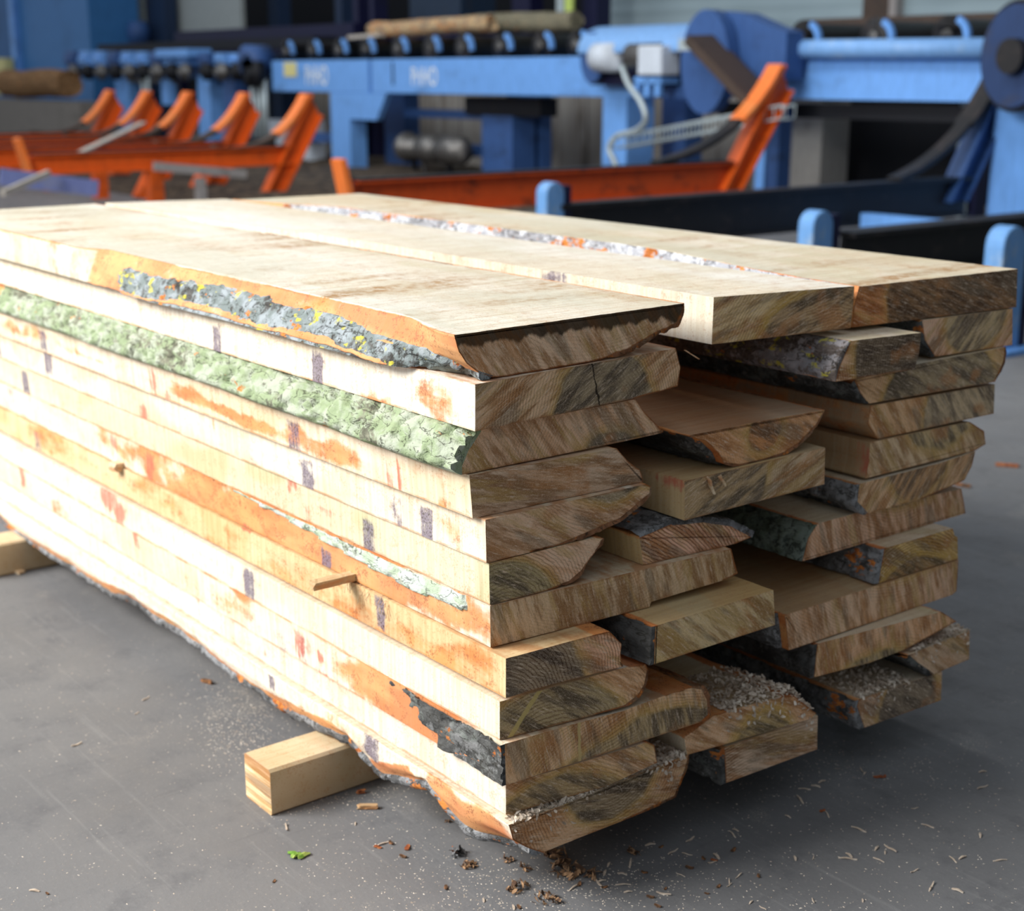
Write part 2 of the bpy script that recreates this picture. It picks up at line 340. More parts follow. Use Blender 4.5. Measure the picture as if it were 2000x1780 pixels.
def board(code, poly, refs, zz, live=(), label='', side=None, end=None, amp=.006, fine=.004, liveR=.8, sq=None, lshift=None, rshift=None,
          zlow=None, sfn=None, stains=(), dx=.02, length=BOARD_LEN, seed=0):
    zb, zt = zz
    P = []
    a, b = az(*poly[refs[0]], zb), az(*poly[refs[1]], zb)
    kb = (b[0] - a[0]) / (b[1] - a[1]) if abs(b[1] - a[1]) > .01 else 0
    if abs(kb) > .14: kb = math.copysign(.14, kb)
    mx, my = (a[0] + b[0]) / 2, (a[1] + b[1]) / 2
    xe = lambda y: mx + kb * (y - my)
    for p in poly:
        r = ray(*p); s = (mx + kb * (CAM[1] - my) - CAM[0]) / (r[0] - kb * r[1]); q = CAM + r * s
        P.append((q[1], min(max(q[2], zb), zt - .0012)))
    N = len(P); P = np.array(P)
    for i in refs: P[i, 1] = zb
    pos, edg, lv = [], [], []
    for i in range(N):
        p, q = P[i], P[(i + 1) % N]; L = np.hypot(*(q - p)); n = max(1, int(math.ceil(L / (.006 if i in live else .012))))
        for k in range(n): pos.append(p + (q - p) * k / n); edg.append(i + k / n); lv.append(1.0 if (i in live) else 0.0)
    pos = np.array(pos); lv = np.array(lv); edg = np.array(edg); n = len(pos)
    lvv = np.maximum(lv, np.roll(lv, 1))          # vertex touches a live edge
    tg = np.roll(pos, -1, 0) - np.roll(pos, 1, 0); tg /= np.maximum(np.hypot(tg[:, 0], tg[:, 1]), 1e-9)[:, None]
    nr = np.stack([-tg[:, 1], tg[:, 0]], 1)
    B = Board(); B.P = P; B.zb, B.zt = zb, zt; B.seed = seed; B.code = code
    y0, y1 = pos[:, 0].min(), pos[:, 0].max(); B.y0, B.y1 = y0, y1
    def surf(x, p, nn, w, ed):
        """x: (m,1) negative lengthwise offsets; p,nn: (k,2); w: (k,) live weight"""
        X = x + 0 * p[None, :, 0]; Y = p[None, :, 0] + 0 * x; Z = p[None, :, 1] + 0 * x
        ww = w[None, :] + 0 * X
        if sq is not None:
            e_ = (ed >= sq.e0)[None, :]; tt = (Z > zt - .004) & ~e_
            w1 = sq.w(x); T = sq.t(X, Z); Y = Y + (T - Y) * w1 * e_ + (sq.t(X, 0 * Z + zt) - y0) * w1 * tt * np.exp(-(Y - y0) / .07) + 0
            ww = ww * (1 - sq(x) * e_)
        ramp = np.clip(-x / .12, 0, 1)
        d = ww * ramp * (amp * 2 * (fbm(X * 2.1, Y * 7, Z * 7, seed + 3, 3) * 2 - 1))
        d = d + ww * fine * (fbm(X * 34, Y * 40, Z * 40, seed + 9, 2) - .5) * (.35 + .65 * ramp)
        d = d + .0007 * (vn(X * 60, Y * 60, Z * 60, seed) - .5)
        Y2 = Y + nn[None, :, 0] * d; Z2 = Z + nn[None, :, 1] * d
        u = np.clip((Y - y0) / (y1 - y0), 0, 1)
        if lshift is not None: Y2 = Y2 + lshift(x) * (1 - u)
        if rshift is not None: Y2 = Y2 + rshift(x) * u
        if zlow is not None: Z2 = Z2 + zlow(X) * np.clip((.19 - Y) / .09, 0, 1) * np.clip((zb + .075 - Z) / .05, 0, 1)
        return X, Y2, np.clip(Z2, zb, zt - .0008)
    B.surf = surf; B.xe = xe; B.pos, B.nr, B.lvv, B.edg = pos, nr, lvv, edg
    xs = np.concatenate([[0, .004, .012], np.arange(.012 + dx, length, dx), [length]]); xs = -xs[:, None]
    X, Y, Z = surf(xs, pos, nr, lvv, edg)
    YY0 = Y[0][None, :]
    Xw = X + xe(YY0)
    m = len(xs)
    O = np.array([float(xe((y0 + y1) / 2)), (y0 + y1) / 2, zb]); B.O = O
    V = np.stack([Xw - O[0], Y - O[1], Z - O[2]], -1).reshape(-1, 3)
    S = np.zeros((m * n, 3))
    left = (nr[:, 0] < -.3) | ((np.roll(nr[:, 0], -1)) < -.3)
    lm = np.tile(left, m)
    if stains:
        sv = stains_eval(stains, (Xw).reshape(-1), Z.reshape(-1)); S[lm] = sv[lm]
    if sfn is not None: S[:, 0] = np.maximum(S[:, 0], sfn(Xw.reshape(-1), Y.reshape(-1), Z.reshape(-1)))
    lr = np.tile(lvv, m) * liveR
    if sq is not None: lr = lr * (1 - (sq(xs) * ((edg >= sq.e0)[None, :])).reshape(-1))
    S[:, 0] = np.maximum(S[:, 0], lr)
    faces = []; mi = []; sm = []
    idx = np.arange(m * n).reshape(m, n)
    A_ = idx[:-1]; A1 = np.roll(idx, -1, 1)[:-1]; B_ = idx[1:]; B1 = np.roll(idx, -1, 1)[1:]
    quads = np.stack([A_, A1, B1, B_], -1).reshape(-1, 4)
    faces = quads.tolist(); mi = [0] * len(faces); sm = (np.tile(lv, m - 1) > .5).tolist()
    # near cut end with a rim
    k = len(V)
    ring = V[:n]; inset = ring.copy()
    dd = np.hypot(pos[:, None, 0] - pos[None, :, 0], pos[:, None, 1] - pos[None, :, 1]); ii = np.arange(n); gap = np.abs(ii[:, None] - ii[None, :]); gap = np.minimum(gap, n - gap)
    dd[gap < 5] = 1; ins = np.minimum(.0055, .28 * dd.min(1)); ins = np.minimum(ins, np.minimum(np.roll(ins, 2), np.roll(ins, -2)) + .0006); inset[:, 1] -= nr[:, 0] * ins; inset[:, 2] -= nr[:, 1] * ins
    inset[:, 0] = xe(inset[:, 1] + O[1]) - O[0]
    V = np.concatenate([V, ring, inset]); S = np.concatenate([S, np.stack([lvv * .95 + .12 * (1 - lvv), 0 * lvv, 0 * lvv], 1), np.zeros((n, 3))])
    for i in range(n):
        j = (i + 1) % n; faces.append([k + i, k + n + i, k + n + j, k + j]); mi.append(1); sm.append(False)
    faces.append(list(range(k + n, k + 2 * n))[::-1]); mi.append(1); sm.append(False)
    faces.append([int(q) for q in idx[-1]]); mi.append(1); sm.append(False)
    sd = dict(side or {}); sd.setdefault('th', zt - zb); sd.setdefault('top', 0 if code[0] == 'L' else .35); sd.setdefault('seed', seed * 1.37 + .3); ed_ = dict(end or {}); ed_.setdefault('seed', seed * .91 + .2); ed_.setdefault('ztop', zt - zb)
    o = mesh_obj('sawn_board', V, faces, [sawn_mat('sawn_wood', **sd), end_mat('cut_end', **ed_)], loc=O, midx=mi, smooth=np.array(sm), stain=S)
    tag(o, label, 'board', 'sawn boards of the big pile')
    B.o = o; return B
def bark(B, e0, e1, x0, x1, thick, mat, mask=lambda x, v: 1.0 + 0 * x * v, label=None, low=0.0, res=.006, name='bark', over=0.0, hi=0.0):
    """rough bark shell over the polygon edges e0..e1 (exclusive end vertex e1) of a board; ragged where the mask fades"""
    P = B.P; N = len(P); pts = []; eds = []
    for i in range(e0, e1):
        p, q = P[i % N], P[(i + 1) % N]; L = np.hypot(*(q - p)); n = max(2, int(L / res))
        for k in range(n): pts.append(p + (q - p) * k / n); eds.append(i + k / n)
    pts.append(P[e1 % N]); eds.append(e1 - 1e-6); pts = np.array(pts); eds = np.array(eds)
    tg = np.gradient(pts, axis=0)
    # smooth tangents so corners do not fold
    for _ in range(4): tg[1:-1] = (tg[:-2] + tg[1:-1] * 2 + tg[2:]) / 4
    tg /= np.maximum(np.hypot(tg[:, 0], tg[:, 1]), 1e-9)[:, None]; nn = np.stack([-tg[:, 1], tg[:, 0]], 1)
    ln = np.concatenate([[0], np.cumsum(np.hypot(*np.diff(pts, axis=0).T))]); v = (ln / ln[-1])[None, :]
    xs = np.arange(x0, x1 + 1e-9, res)[:, None]
    if x1 > -.01: xs = np.concatenate([xs, [[0.0]], [[0.0]]]); 
    X, Y, Z = B.surf(np.minimum(xs, 0), pts, nn, np.ones(len(pts)), eds)
    sd = B.seed + 41
    rel = .45 + .9 * fbm(X * 16, Y * 34, Z * 34, sd, 4)
    ck = np.abs(fbm(X * 9, Y * 30, Z * 30, sd + 5, 3) - .5) ; rel = rel - .55 * (1 - sstep(.0, .05, ck)) + .35 * (fbm(X * 70, Y * 70, Z * 70, sd + 8, 2) - .5)
    M = mask(xs, v) + (fbm(X * 11, Y * 22, Z * 22, sd + 2, 4) - .5) * 1.1
    M = sstep(.42, .56, M)
    ev = np.minimum(1, np.minimum(v, 1 - v) * 8) if not over else 1.0
    d = (thick * rel * ev + .003) * M - .003
    if x1 > -.01: d[-1] = -.003
    else: d[-1] = -.004
    d[0] = -.004
    Y = Y + nn[None, :, 0] * d; Z = np.clip(Z + nn[None, :, 1] * d, B.zb - low, B.zt - .001 + hi)
    Xw = np.minimum(X, 0) + B.xe(pts[None, :, 0])
    m, n = Xw.shape; V = np.stack([Xw - B.O[0], Y - B.O[1], Z - B.O[2]], -1).reshape(-1, 3)
    idx = np.arange(m * n).reshape(m, n)
    f = np.stack([idx[:-1, :-1], idx[1:, :-1], idx[1:, 1:], idx[:-1, 1:]], -1)
    keep = np.maximum(np.maximum(M[:-1, :-1], M[1:, :-1]), np.maximum(M[1:, 1:], M[:-1, 1:])) > .01
    f = f[keep].tolist()
    o = mesh_obj(name, V, f, mat, parent=B.o, smooth=True)
    if label: o['label'] = label
    return o

def stl(ch, px, py, hwpx, hz, s=1.0, y=0.0):
    """a stain on the long left face given at its pixel; hwpx half width in pixels, hz half height in metres"""
    c = ay(px, py, y); a = ay(px - hwpx, py, y); b = ay(px + hwpx, py, y)
    return (ch, c[0], c[2], abs(b[0] - a[0]) / 2, hz, s)
O_, G_, R_ = 0, 1, 2
LST = [  # purple-grey sticker marks
    stl(G_, 452, 662, 9, .036, .95), stl(G_, 652, 718, 13, .036, 1.0), stl(G_, 105, 665, 8, .03, .8), stl(G_, 103, 708, 8, .036, .9), stl(G_, 5, 680, 7, .03, .7),
    stl(G_, 52, 745, 7, .036, .95), stl(G_, 25, 775, 6, .03, .5), stl(G_, 598, 850, 12, .036, .72), stl(G_, 612, 930, 14, .036, .85), stl(G_, 79, 865, 6, .036, .6),
    stl(G_, 846, 1026, 13, .036, 1.0), stl(G_, 787, 998, 15, .036, .62), stl(G_, 722, 1045, 13, .036, .85), stl(G_, 640, 1098, 10, .028, .95),
    stl(G_, 750, 1197, 11, .036, .85), stl(G_, 492, 1140, 10, .036, .95), stl(G_, 528, 1333, 7, .02, .9), stl(G_, 724, 1460, 15, .028, .95), stl(G_, 556, 1262, 10, .03, .5),
    stl(G_, 200, 725, 5, .03, .35), stl(G_, 500, 895, 6, .03, .4), stl(G_, 595, 1268, 9, .034, .55),
    # red flames
    stl(R_, 786, 930, 6, .036, .9), stl(R_, 806, 925, 7, .036, .85), stl(R_, 290, 808, 8, .022, .95), stl(R_, 349, 770, 6, .018, .9), stl(R_, 322, 745, 7, .03, .75),
    stl(R_, 214, 970, 16, .038, .95), stl(R_, 238, 1003, 12, .03, .95), stl(R_, 578, 948, 5, .014, .85), stl(R_, 565, 940, 2.5, .03, .8), stl(R_, 224, 867, 5, .026, .8),
    stl(R_, 295, 912, 7, .034, .85), stl(R_, 272, 1050, 6, .034, .85), stl(R_, 588, 1262, 8, .034, .85), stl(R_, 630, 1282, 8, .012, .85), stl(R_, 639, 1322, 10, .012, .85),
    stl(R_, 607, 1268, 8, .02, .6), stl(R_, 47, 930, 5, .036, .85), stl(R_, 16, 800, 2.5, .036, .6), stl(R_, 508, 1275, 4, .012, .9), stl(R_, 601, 995, 1.5, .036, .8), stl(R_, 484, 1030, 11, .008, .9),
    stl(R_, 243, 745, 1.5, .036, .5), stl(R_, 386, 1030, 2, .036, .5), stl(R_, 275, 975, 2, .036, .6), stl(R_, 640, 998, 18, .006, .7), stl(R_, 715, 955, 8, .006, .6),
    # orange bruising
    stl(O_, 885, 780, 42, .04, .62), stl(O_, 765, 772, 45, .012, .8), stl(O_, 400, 770, 60, .018, .75), stl(O_, 520, 820, 70, .018, .78), stl(O_, 650, 870, 80, .022, .74),
    stl(O_, 820, 900, 40, .02, .42), stl(O_, 895, 960, 18, .05, .55), stl(O_, 60, 640, 60, .020, .62), stl(O_, 180, 690, 60, .010, .55), stl(O_, 10, 780, 20, .04, .5),
    stl(O_, 905, 1050, 30, .03, .40), stl(O_, 100, 860, 38, .034, .56), stl(O_, 300, 960, 70, .034, .46), stl(O_, 430, 1050, 60, .034, .50), stl(O_, 560, 1120, 60, .034, .46),
    stl(O_, 700, 1200, 70, .036, .50), stl(O_, 860, 1270, 90, .036, .60), stl(O_, 940, 1300, 45, .036, .62), stl(O_, 545, 1100, 12, .006, .8), stl(O_, 480, 1165, 20, .01, .7),
    stl(O_, 440, 1175, 60, .03, .42), stl(O_, 740, 1345, 42, .036, .92), stl(O_, 790, 1385, 40, .036, .88), stl(O_, 660, 1440, 60, .02, .35),
    stl(O_, 700, 1475, 30, .02, .4), stl(O_, 350, 1150, 40, .03, .3), stl(O_, 640, 1425, 60, .03, .34), stl(O_, 120, 1000, 20, .02, .55), stl(O_, 430, 830, 3, .036, .5)]
def inz(z): return [s for s in LST if s[2] + s[4] > z[0] and s[2] - s[4] < z[1]]
def clipst(z, only=None):
    r = []
    for s in inz(z):
        if z[0] - .004 <= s[2] <= z[1] + .004: r.append(s)
    return r

BK_LICHEN_GREY = bark_mat('bark_grey_lichen', (.05, .048, .045), (.20, .235, .23), .70, .85, .16, 1.0, (.34, .38, .40))
BK_GREEN = bark_mat('bark_green_lichen', (.11, .11, .08), (.30, .37, .22), .85, 0, .12, 2.0, (.42, .46, .36))
BK_DARK = bark_mat('bark_dark', (.050, .050, .048), (.20, .22, .20), .35, 0, .22, 3.0, (.28, .28, .28))
BK_GREY = bark_mat('bark_grey', (.075, .075, .075), (.24, .24, .245), .55, 0, .30, 4.0, (.36, .37, .38))
BK_PALE = bark_mat('bark_pale', (.16, .16, .17), (.42, .43, .47), .70, 0, .44, 5.0, (.62, .64, .68))
BK_BROWN = bark_mat('bark_brown', (.15, .07, .035), (.34, .20, .10), .3, 0, .45, 6.0, (.30, .22, .15))

def sqf(xa, xb, e0):
    f = lambda x: sstep(xa, xb, x); f.e0 = e0
    f.w = lambda x: sstep(-.015, -.24, x)
    f.t = lambda X, Z: (-.018 - .050 * (1.085 - Z) / .085 + .022 * (fbm(X * 2.4, 1, 0 * Z, 77, 3) - .5)) * (1 - f(X)) + (-.066) * f(X)
    return f
# ---- left column
B = {}
B['L1'] = board('L1', [(887,655),(1337,588),(1334,606),(1322,632),(1285,648),(1230,680),(1178,700),(1123,713),(1062,725),(990,735),(962,737),(935,728),(911,710),(896,688)],
    (9, 7), ZL[1], live=range(1, 14), label='topmost left board with yellow-specked grey lichen bark on its orange slanted edge', amp=.010, fine=.006,
    sq=sqf(-1.50, -1.62, 10), stains=[(0, -1.4, 1.04, .01, .01, 0)], dx=.014, seed=1, liveR=.85,
    side=dict(c1=(.72, .66, .53), c2=(.84, .81, .73), ol=.25, speck=.8, top=1.6), end=dict(pith=(.05, .45), rad=.30, dark=.026, ang=.9, ring=.25, sap=(.58, .42, .29)))
def m1(x, v): return 1.02 * (1 - sstep(.62, .92, v + .22 * sstep(-.45, -.15, x))) * sstep(-1.45, -1.25, x) * (1 - .6 * sstep(-.12, -.02, x)) - .05
bark(B['L1'], 10, 14, -1.46, 0, .011, BK_LICHEN_GREY, m1, label='grey bark with blue-grey and yellow lichen', res=.004, over=1)
bark(B['L1'], 1, 6, -1.6, 0, .010, BK_BROWN, lambda x, v: .62 + 0 * x * v, label='dark brown bark rim', res=.007)
B['L2'] = board('L2', [(928,750),(1320,672),(1329,718),(1324,755),(1240,778),(928,843)], (5, 4), ZL[2], live=(1, 2, 3), amp=.004,
    label='second board from the top of left column, blank white side, cracked cut end', stains=clipst(ZL[2]), dx=.014, seed=2, side=dict(c1=(.88, .76, .58), c2=(.93, .88, .78), ol=.06, speck=.25),
    end=dict(pith=(.05, -.02), rad=.13, ang=-.5, sap=(.54, .38, .24), streaks=[(.040, -.28, .0020, (.018, .012, .008), .020)]))
B['L3'] = board('L3', [(938,840),(1241,780),(1260,806),(1296,845),(1225,865),(1153,876),(900,928),(900,910),(912,880)], (6, 5), ZL[3], live=(1, 2, 6, 7, 8), amp=.006, dx=.014, seed=3,
    label='third board from the top of left column, side wrapped in green lichened bark', end=dict(pith=(.10, -.06), rad=.085, ang=.9, ring=.3, sap=(.50, .34, .22)), side=dict(ol=.2))
bark(B['L3'], 6, 9, -2.76, 0, .024, BK_GREEN, lambda x, v: 1.0 - .85 * (1 - sstep(-2.35, -2.05, x)) + 0 * v, label='thick bark under pale green lichen', res=.005, low=.012)
B['L4'] = board('L4', [(917,929),(1205,876),(1225,900),(1250,918),(1257,941),(923,1013)], (5, 4), ZL[4], live=(1, 2, 3), stains=clipst(ZL[4]), dx=.014, seed=4, amp=.004,
    label='fourth board from the top of left column, orange speckled band and red streaks', side=dict(c1=(.83, .66, .46), ol=.3, speck=.5), end=dict(pith=(0, .3), rad=.22, ang=.2, ring=.15, sap=(.42, .31, .22), heart=(.24, .18, .12)))
B['L5'] = board('L5', [(948,1014),(1262,938),(1272,951),(1270,965),(1245,986),(1212,1014),(1184,1026),(1138,1046),(1090,1066),(1040,1078),(950,1100)], (10, 9), ZL[5], live=range(1, 9), stains=clipst(ZL[5]), dx=.014, seed=5, amp=.005,
    label='fifth board from the top of left column, end tapering to orange rim', side=dict(ol=.30), end=dict(pith=(.1, .22), rad=.16, ang=.45, ring=.3, sap=(.50, .35, .24)))
bark(B['L5'], 2, 9, -1.2, 0, .008, BK_BROWN, lambda x, v: .75 + 0 * x * v, label='orange-brown bark rim', res=.008)
B['L6'] = board('L6', [(955,1101),(1090,1066),(1165,1045),(1180,1052),(1168,1072),(1152,1092),(1137,1116),(1112,1138),(1075,1152),(957,1182)], (9, 8), ZL[6], live=range(2, 8), stains=clipst(ZL[6]), dx=.014, seed=6, amp=.005,
    label='sixth board from the top of left column, narrow end, pale yellow side', side=dict(c1=(.70, .60, .42), c2=(.76, .70, .52), olive=(.54, .52, .30), ol=.8), end=dict(pith=(-.1, -.05), rad=.13, ang=.5, sap=(.52, .37, .26), heart=(.21, .19, .12)))
bark(B['L6'], 3, 8, -1.2, 0, .009, BK_BROWN, lambda x, v: .75 + 0 * x * v, label='reddish bark rim', res=.008)
def z7(p): return [(0, p[0], p[1], p[2], p[3], p[4])]
B['L7'] = board('L7', [(957,1184),(1280,1103),(1428,1070),(1434,1098),(1441,1120),(1415,1133),(1272,1176),(1268,1192),(1221,1198),(958,1265)], (9, 8), ZL[7], live=(2, 3, 4), dx=.014, seed=7, amp=.004,
    stains=[s for s in clipst(ZL[7]) if s[0] != 0] + [(0, -.76, .555, .80, .055, .98)], label='wide seventh board from the top, orange side with wedge of green bark',
    side=dict(ol=.15), end=dict(pith=(-.05, .35), rad=.2, ang=1.25, ring=.2, sap=(.44, .33, .21), heart=(.25, .19, .11)))
B['L7'].P[0] = B['L7'].P[0]
def m7(x, v):
    c = np.interp(x, [-1.2, -.95, -.55, -.25, -.05], [1.1, .93, .72, .50, .62]); c2 = 1.0
    return np.where((v > c), .95, .05) * (1 - sstep(-.10, -.03, x)) * sstep(-1.15, -1.05, x)
bark(B['L7'], 9, 10, -1.15, -.02, .007, bark_mat('bark_green_pale', (.24, .25, .20), (.48, .58, .42), .95, 0, .15, 8.0, (.60, .66, .60)), m7, label='wedge of pale green bark', res=.005, over=1)
B['L8'] = board('L8', [(988,1287),(1163,1230),(1190,1233),(1214,1258),(1212,1280),(1217,1302),(1083,1336),(988,1364)], (7, 5), ZL[8], live=(1, 2, 3, 4), stains=clipst(ZL[8]), dx=.014, seed=8, amp=.005,
    label='fifth board from the bottom of left column, tan side, dark rounded end', side=dict(c1=(.72, .52, .28), c2=(.78, .62, .38), olive=(.58, .46, .20), ol=.5, speck=.8), end=dict(pith=(-.13, -.02), rad=.17, ang=.45, ring=.8, sap=(.56, .34, .22), heart=(.17, .14, .11)))
B['L9'] = board('L9', [(976,1371),(1229,1302),(1261,1298),(1266,1309),(1260,1338),(1247,1360),(1221,1380),(1167,1395),(976,1446)], (8, 7), ZL[9], live=range(1, 7), stains=clipst(ZL[9]), dx=.014, seed=9, amp=.005,
    label='fourth board from the bottom of left column, yellow diagonal streak on its end', side=dict(c1=(.86, .74, .56), ol=.2), end=dict(pith=(-.06, -.10), rad=.19, ang=.6, ring=.6, sap=(.52, .34, .20), heart=(.22, .185, .12), yell=.4, streaks=[(-.140, .80, .0065, (.66, .52, .20), .006)]))
bark(B['L9'], 3, 7, -1.2, 0, .006, BK_BROWN, lambda x, v: .75 + 0 * x * v, label='thin brown bark rim', res=.008)
B['L10'] = board('L10', [(986,1450),(1134,1411),(1214,1390),(1262,1372),(1300,1354),(1352,1340),(1372,1345),(1382,1365),(1385,1397),(1372,1411),(1229,1456),(988,1534)], (11, 10), ZL[10], live=(4, 5, 6, 7, 8), stains=clipst(ZL[10]) + [(0, -.18, .31, .30, .05, .95)], dx=.014, seed=10, amp=.005,
    label='third board from the bottom of left column, dark bark flaking off orange corner', side=dict(c1=(.84, .74, .56), ol=.3), end=dict(pith=(.1, -.35), rad=.40, ang=1.3, ring=.5, sap=(.50, .33, .19), heart=(.25, .20, .125), streaks=[(-.075, -.04, .0035, (.66, .50, .22), .006)]))
bark(B['L10'], 11, 12, -.42, 0, .010, BK_DARK, lambda x, v: .25 + .75 * sstep(-.40, -.08, x) - .25 * (1 - v) * (x < -.2), label='dark grey flaking bark', res=.004, over=1)
bark(B['L10'], 5, 9, -1.2, 0, .007, BK_BROWN, lambda x, v: .75 + 0 * x * v, label='orange-brown bark rim', res=.008)
B['L11'] = board('L11', [(988,1534),(1265,1450),(1278,1456),(1283,1490),(1185,1536),(1046,1577),(988,1592)], (6, 4), ZL[11], live=(1, 2), stains=clipst(ZL[11]), dx=.014, seed=11, amp=.004,
    label='thin second board from the bottom of left column, clean cream side', side=dict(c1=(.84, .74, .60), c2=(.88, .82, .72), ol=.1), end=dict(pith=(-.05, -.2), rad=.25, ang=.6, ring=.4, sap=(.50, .34, .21), heart=(.23, .18, .11)))
LOWX = [-2.707, -2.479, -2.223, -2.062, -1.878, -1.698, -1.535, -1.238, -.974, -.734, -.561, -.441, -.345, -.271, -.219, -.150, -.052, .011]
LOWZ = [.098, .085, .085, .096, .085, .113, .110, .103, .084, .105, .120, .095, .116, .135, .117, .102, .101, .113]
lowz = lambda X: np.clip((np.interp(X, LOWX, LOWZ) - .108) * 1.2 + .008 + .020 * (fbm(X * 8, 0 * X, 0 * X, 91, 3) - .5), -.010, .040) * np.clip((-X - .02) / .12, 0, 1)
def sq12(x): return 0 * x
sq12.e0 = 8; sq12.w = lambda x: sstep(-.01, -.16, x); sq12.t = lambda X, Z: .002 + .5 * np.clip(.15 - Z, 0, 1) + 0 * X
B['L12'] = board('L12', [(993,1612),(1126,1563),(1285,1490),(1346,1474),(1338,1506),(1318,1556),(1221,1602),(1134,1636),(1060,1666),(1028,1656),(1002,1640)], (8, 6), ZL[12], live=(3, 4, 5, 8, 9, 10), dx=.014, seed=12, amp=.004, fine=.006, liveR=.0,
    sq=sq12, zlow=lambda X: lowz(X), sfn=lambda X, Y, Z: .95 * (Y < .09) * (1 - sstep(.006, .014, Z - (.130 + lowz(X)) + .02 * (fbm(X * 5, 0, 0, 31, 2) - .5))), stains=clipst(ZL[12]) + [(0, -1.4, .118, .1, .010, .1), (0, -.10, .14, .16, .05, .9)],
    label='lowest board of left column, wavy orange bark edge above the floor', side=dict(c1=(.86, .76, .60), ol=.1), end=dict(pith=(.03, .13), rad=.12, ang=.25, ring=.6, sap=(.46, .30, .18), heart=(.17, .14, .10)))
bark(B['L12'], 8, 10, -2.76, 0, .010, BK_GREY, lambda x, v: .85 - .95 * sstep(.30, .6, v) + 0 * x, label='grey bark below the wavy edge', res=.006, low=.014)
bark(B['L12'], 3, 6, -1.5, 0, .006, BK_BROWN, lambda x, v: .7 + 0 * x * v, label='brown bark rim', res=.008)
# ---- middle column
D2 = .03
B['M1'] = board('M1', [(1394,581),(1669,559),(1666,600),(1661,641),(1390,673)], (4, 3), (.990, 1.086), live=(), dx=.018, seed=21,
    lshift=lambda x: -.055 * sstep(-1.35, -1.95, x), stains=[(1, -.52, 1.04, .045, .05, .75), (2, -.62, 1.08, .02, .02, .3)],
    label='pale squared board on top of the middle column with cream side face', side=dict(c1=(.78, .71, .57), c2=(.85, .83, .76), ol=.15, top=.45), end=dict(pith=(.12, -.12), rad=.22, ang=-.35, sap=(.52, .40, .22), heart=(.27, .20, .13), yell=.9))
B['M2'] = board('M2', [(1662,666),(1799,650),(1795,690),(1786,722),(1632,746),(1638,720)], (4, 3), (.897, .984), live=(4, 5), dx=D2, seed=22,
    label='narrow board with mossy bark side and nearly black end under the top boards', end=dict(pith=(.09, .03), rad=.165, ang=.2, ring=.5, heart=(.085, .07, .055), sap=(.50, .32, .20)))
bark(B['M2'], 4, 6, -1.3, -.004, .012, bark_mat('bark_mossy', (.085, .070, .062), (.30, .30, .32), .5, .8, .14, 9.0, (.46, .44, .46)), label='mottled bark with yellow moss')
B['M4'] = board('M4', [(1347,841),(1506,819),(1611,801),(1594,830),(1558,868),(1532,884),(1490,899),(1444,910),(1414,906),(1404,886),(1378,862)], (7, 6), (.758, .842), live=range(2, 11), dx=.02, seed=24, amp=.006,
    label='half-round slab lying flat side up in middle column, orange bark rim beneath', side=dict(c1=(.38, .20, .10), c2=(.52, .33, .20), ol=.3, speck=1, olive=(.30, .15, .08), top=.8), end=dict(pith=(.02, .06), rad=.05, ang=.5, ring=.2, sap=(.50, .28, .14), heart=(.34, .17, .08)))
bark(B['M4'], 2, 8, -1.4, 0, .008, BK_BROWN, lambda x, v: .85 + 0 * x * v, label='orange-brown bark rim', res=.008)
bark(B['M4'], 7, 10, -1.4, -.01, .010, BK_DARK, lambda x, v: .85 + 0 * x * v, label='dark bark underside', res=.008)
B['M5'] = board('M5', [(1337,940),(1400,912),(1560,876),(1585,868),(1612,873),(1610,946),(1337,1017)], (6, 5), (.678, .758), live=(), dx=.02, seed=25,
    label='squared board below the half-round slab, knot and torn splinter on its corner', stains=[(2, .02, .755, .06, .02, .8)], side=dict(c1=(.60, .44, .22), c2=(.66, .50, .30), ol=.4, speck=.6), end=dict(pith=(-.25, .1), rad=.28, ang=-.35, ring=.35, sap=(.44, .34, .22), heart=(.26, .20, .13)))
B['M6'] = board('M6', [(1249,1050),(1270,1042),(1310,1024),(1374,1018),(1430,1026),(1470,1048),(1438,1062),(1256,1104)], (7, 6), (.598, .678), live=range(0, 6), dx=.02, seed=26, amp=.004,
    label='low domed slab end with diagonal rings and grey bark on its top', side=dict(c1=(.62, .42, .16), c2=(.70, .50, .22), ol=.2), end=dict(pith=(-.25, -.22), rad=.05, ang=.7, ring=.9, sap=(.56, .35, .25)))
bark(B['M6'], 0, 5, -1.4, -.002, .010, BK_GREY, lambda x, v: .85 + 0 * x * v, label='silvery grey bark on top', res=.007, over=1)
B['M8'] = board('M8', [(1280,1215),(1511,1140),(1514,1221),(1277,1298)], (3, 2), (.440, .517), live=(3,), dx=.02, seed=28, fine=.003,
    label='thick squared board jutting from middle column, blackened bark on left edge', side=dict(c1=(.62, .42, .18), c2=(.70, .52, .26), ol=.3, speck=.4), end=dict(pith=(-.2, -.2), rad=.2, ang=.7, ring=.2, sap=(.46, .36, .20), heart=(.30, .24, .13), streaks=[(-.160, .02, .0016, (.02, .01, .006), .004)]))
bark(B['M8'], 3, 4, -1.4, 0, .012, BK_DARK, lambda x, v: 1 + 0 * x * v, label='blackened cracked bark', res=.006, over=1)
B['M11'] = board('M11', [(1336,1440),(1366,1418),(1395,1390),(1426,1378),(1490,1362),(1530,1350),(1552,1360),(1594,1394),(1584,1404),(1410,1456),(1342,1475)], (10, 9), (.196, .269), live=(0, 1, 2, 5, 6), dx=.02, seed=31,
    label='domed slab second from the bottom of middle column, heaped with shavings', side=dict(c1=(.60, .46, .28), ol=.3), end=dict(pith=(.03, -.04), rad=.085, ang=.5, ring=.2, sap=(.50, .33, .20), heart=(.27, .21, .11), yell=.8))
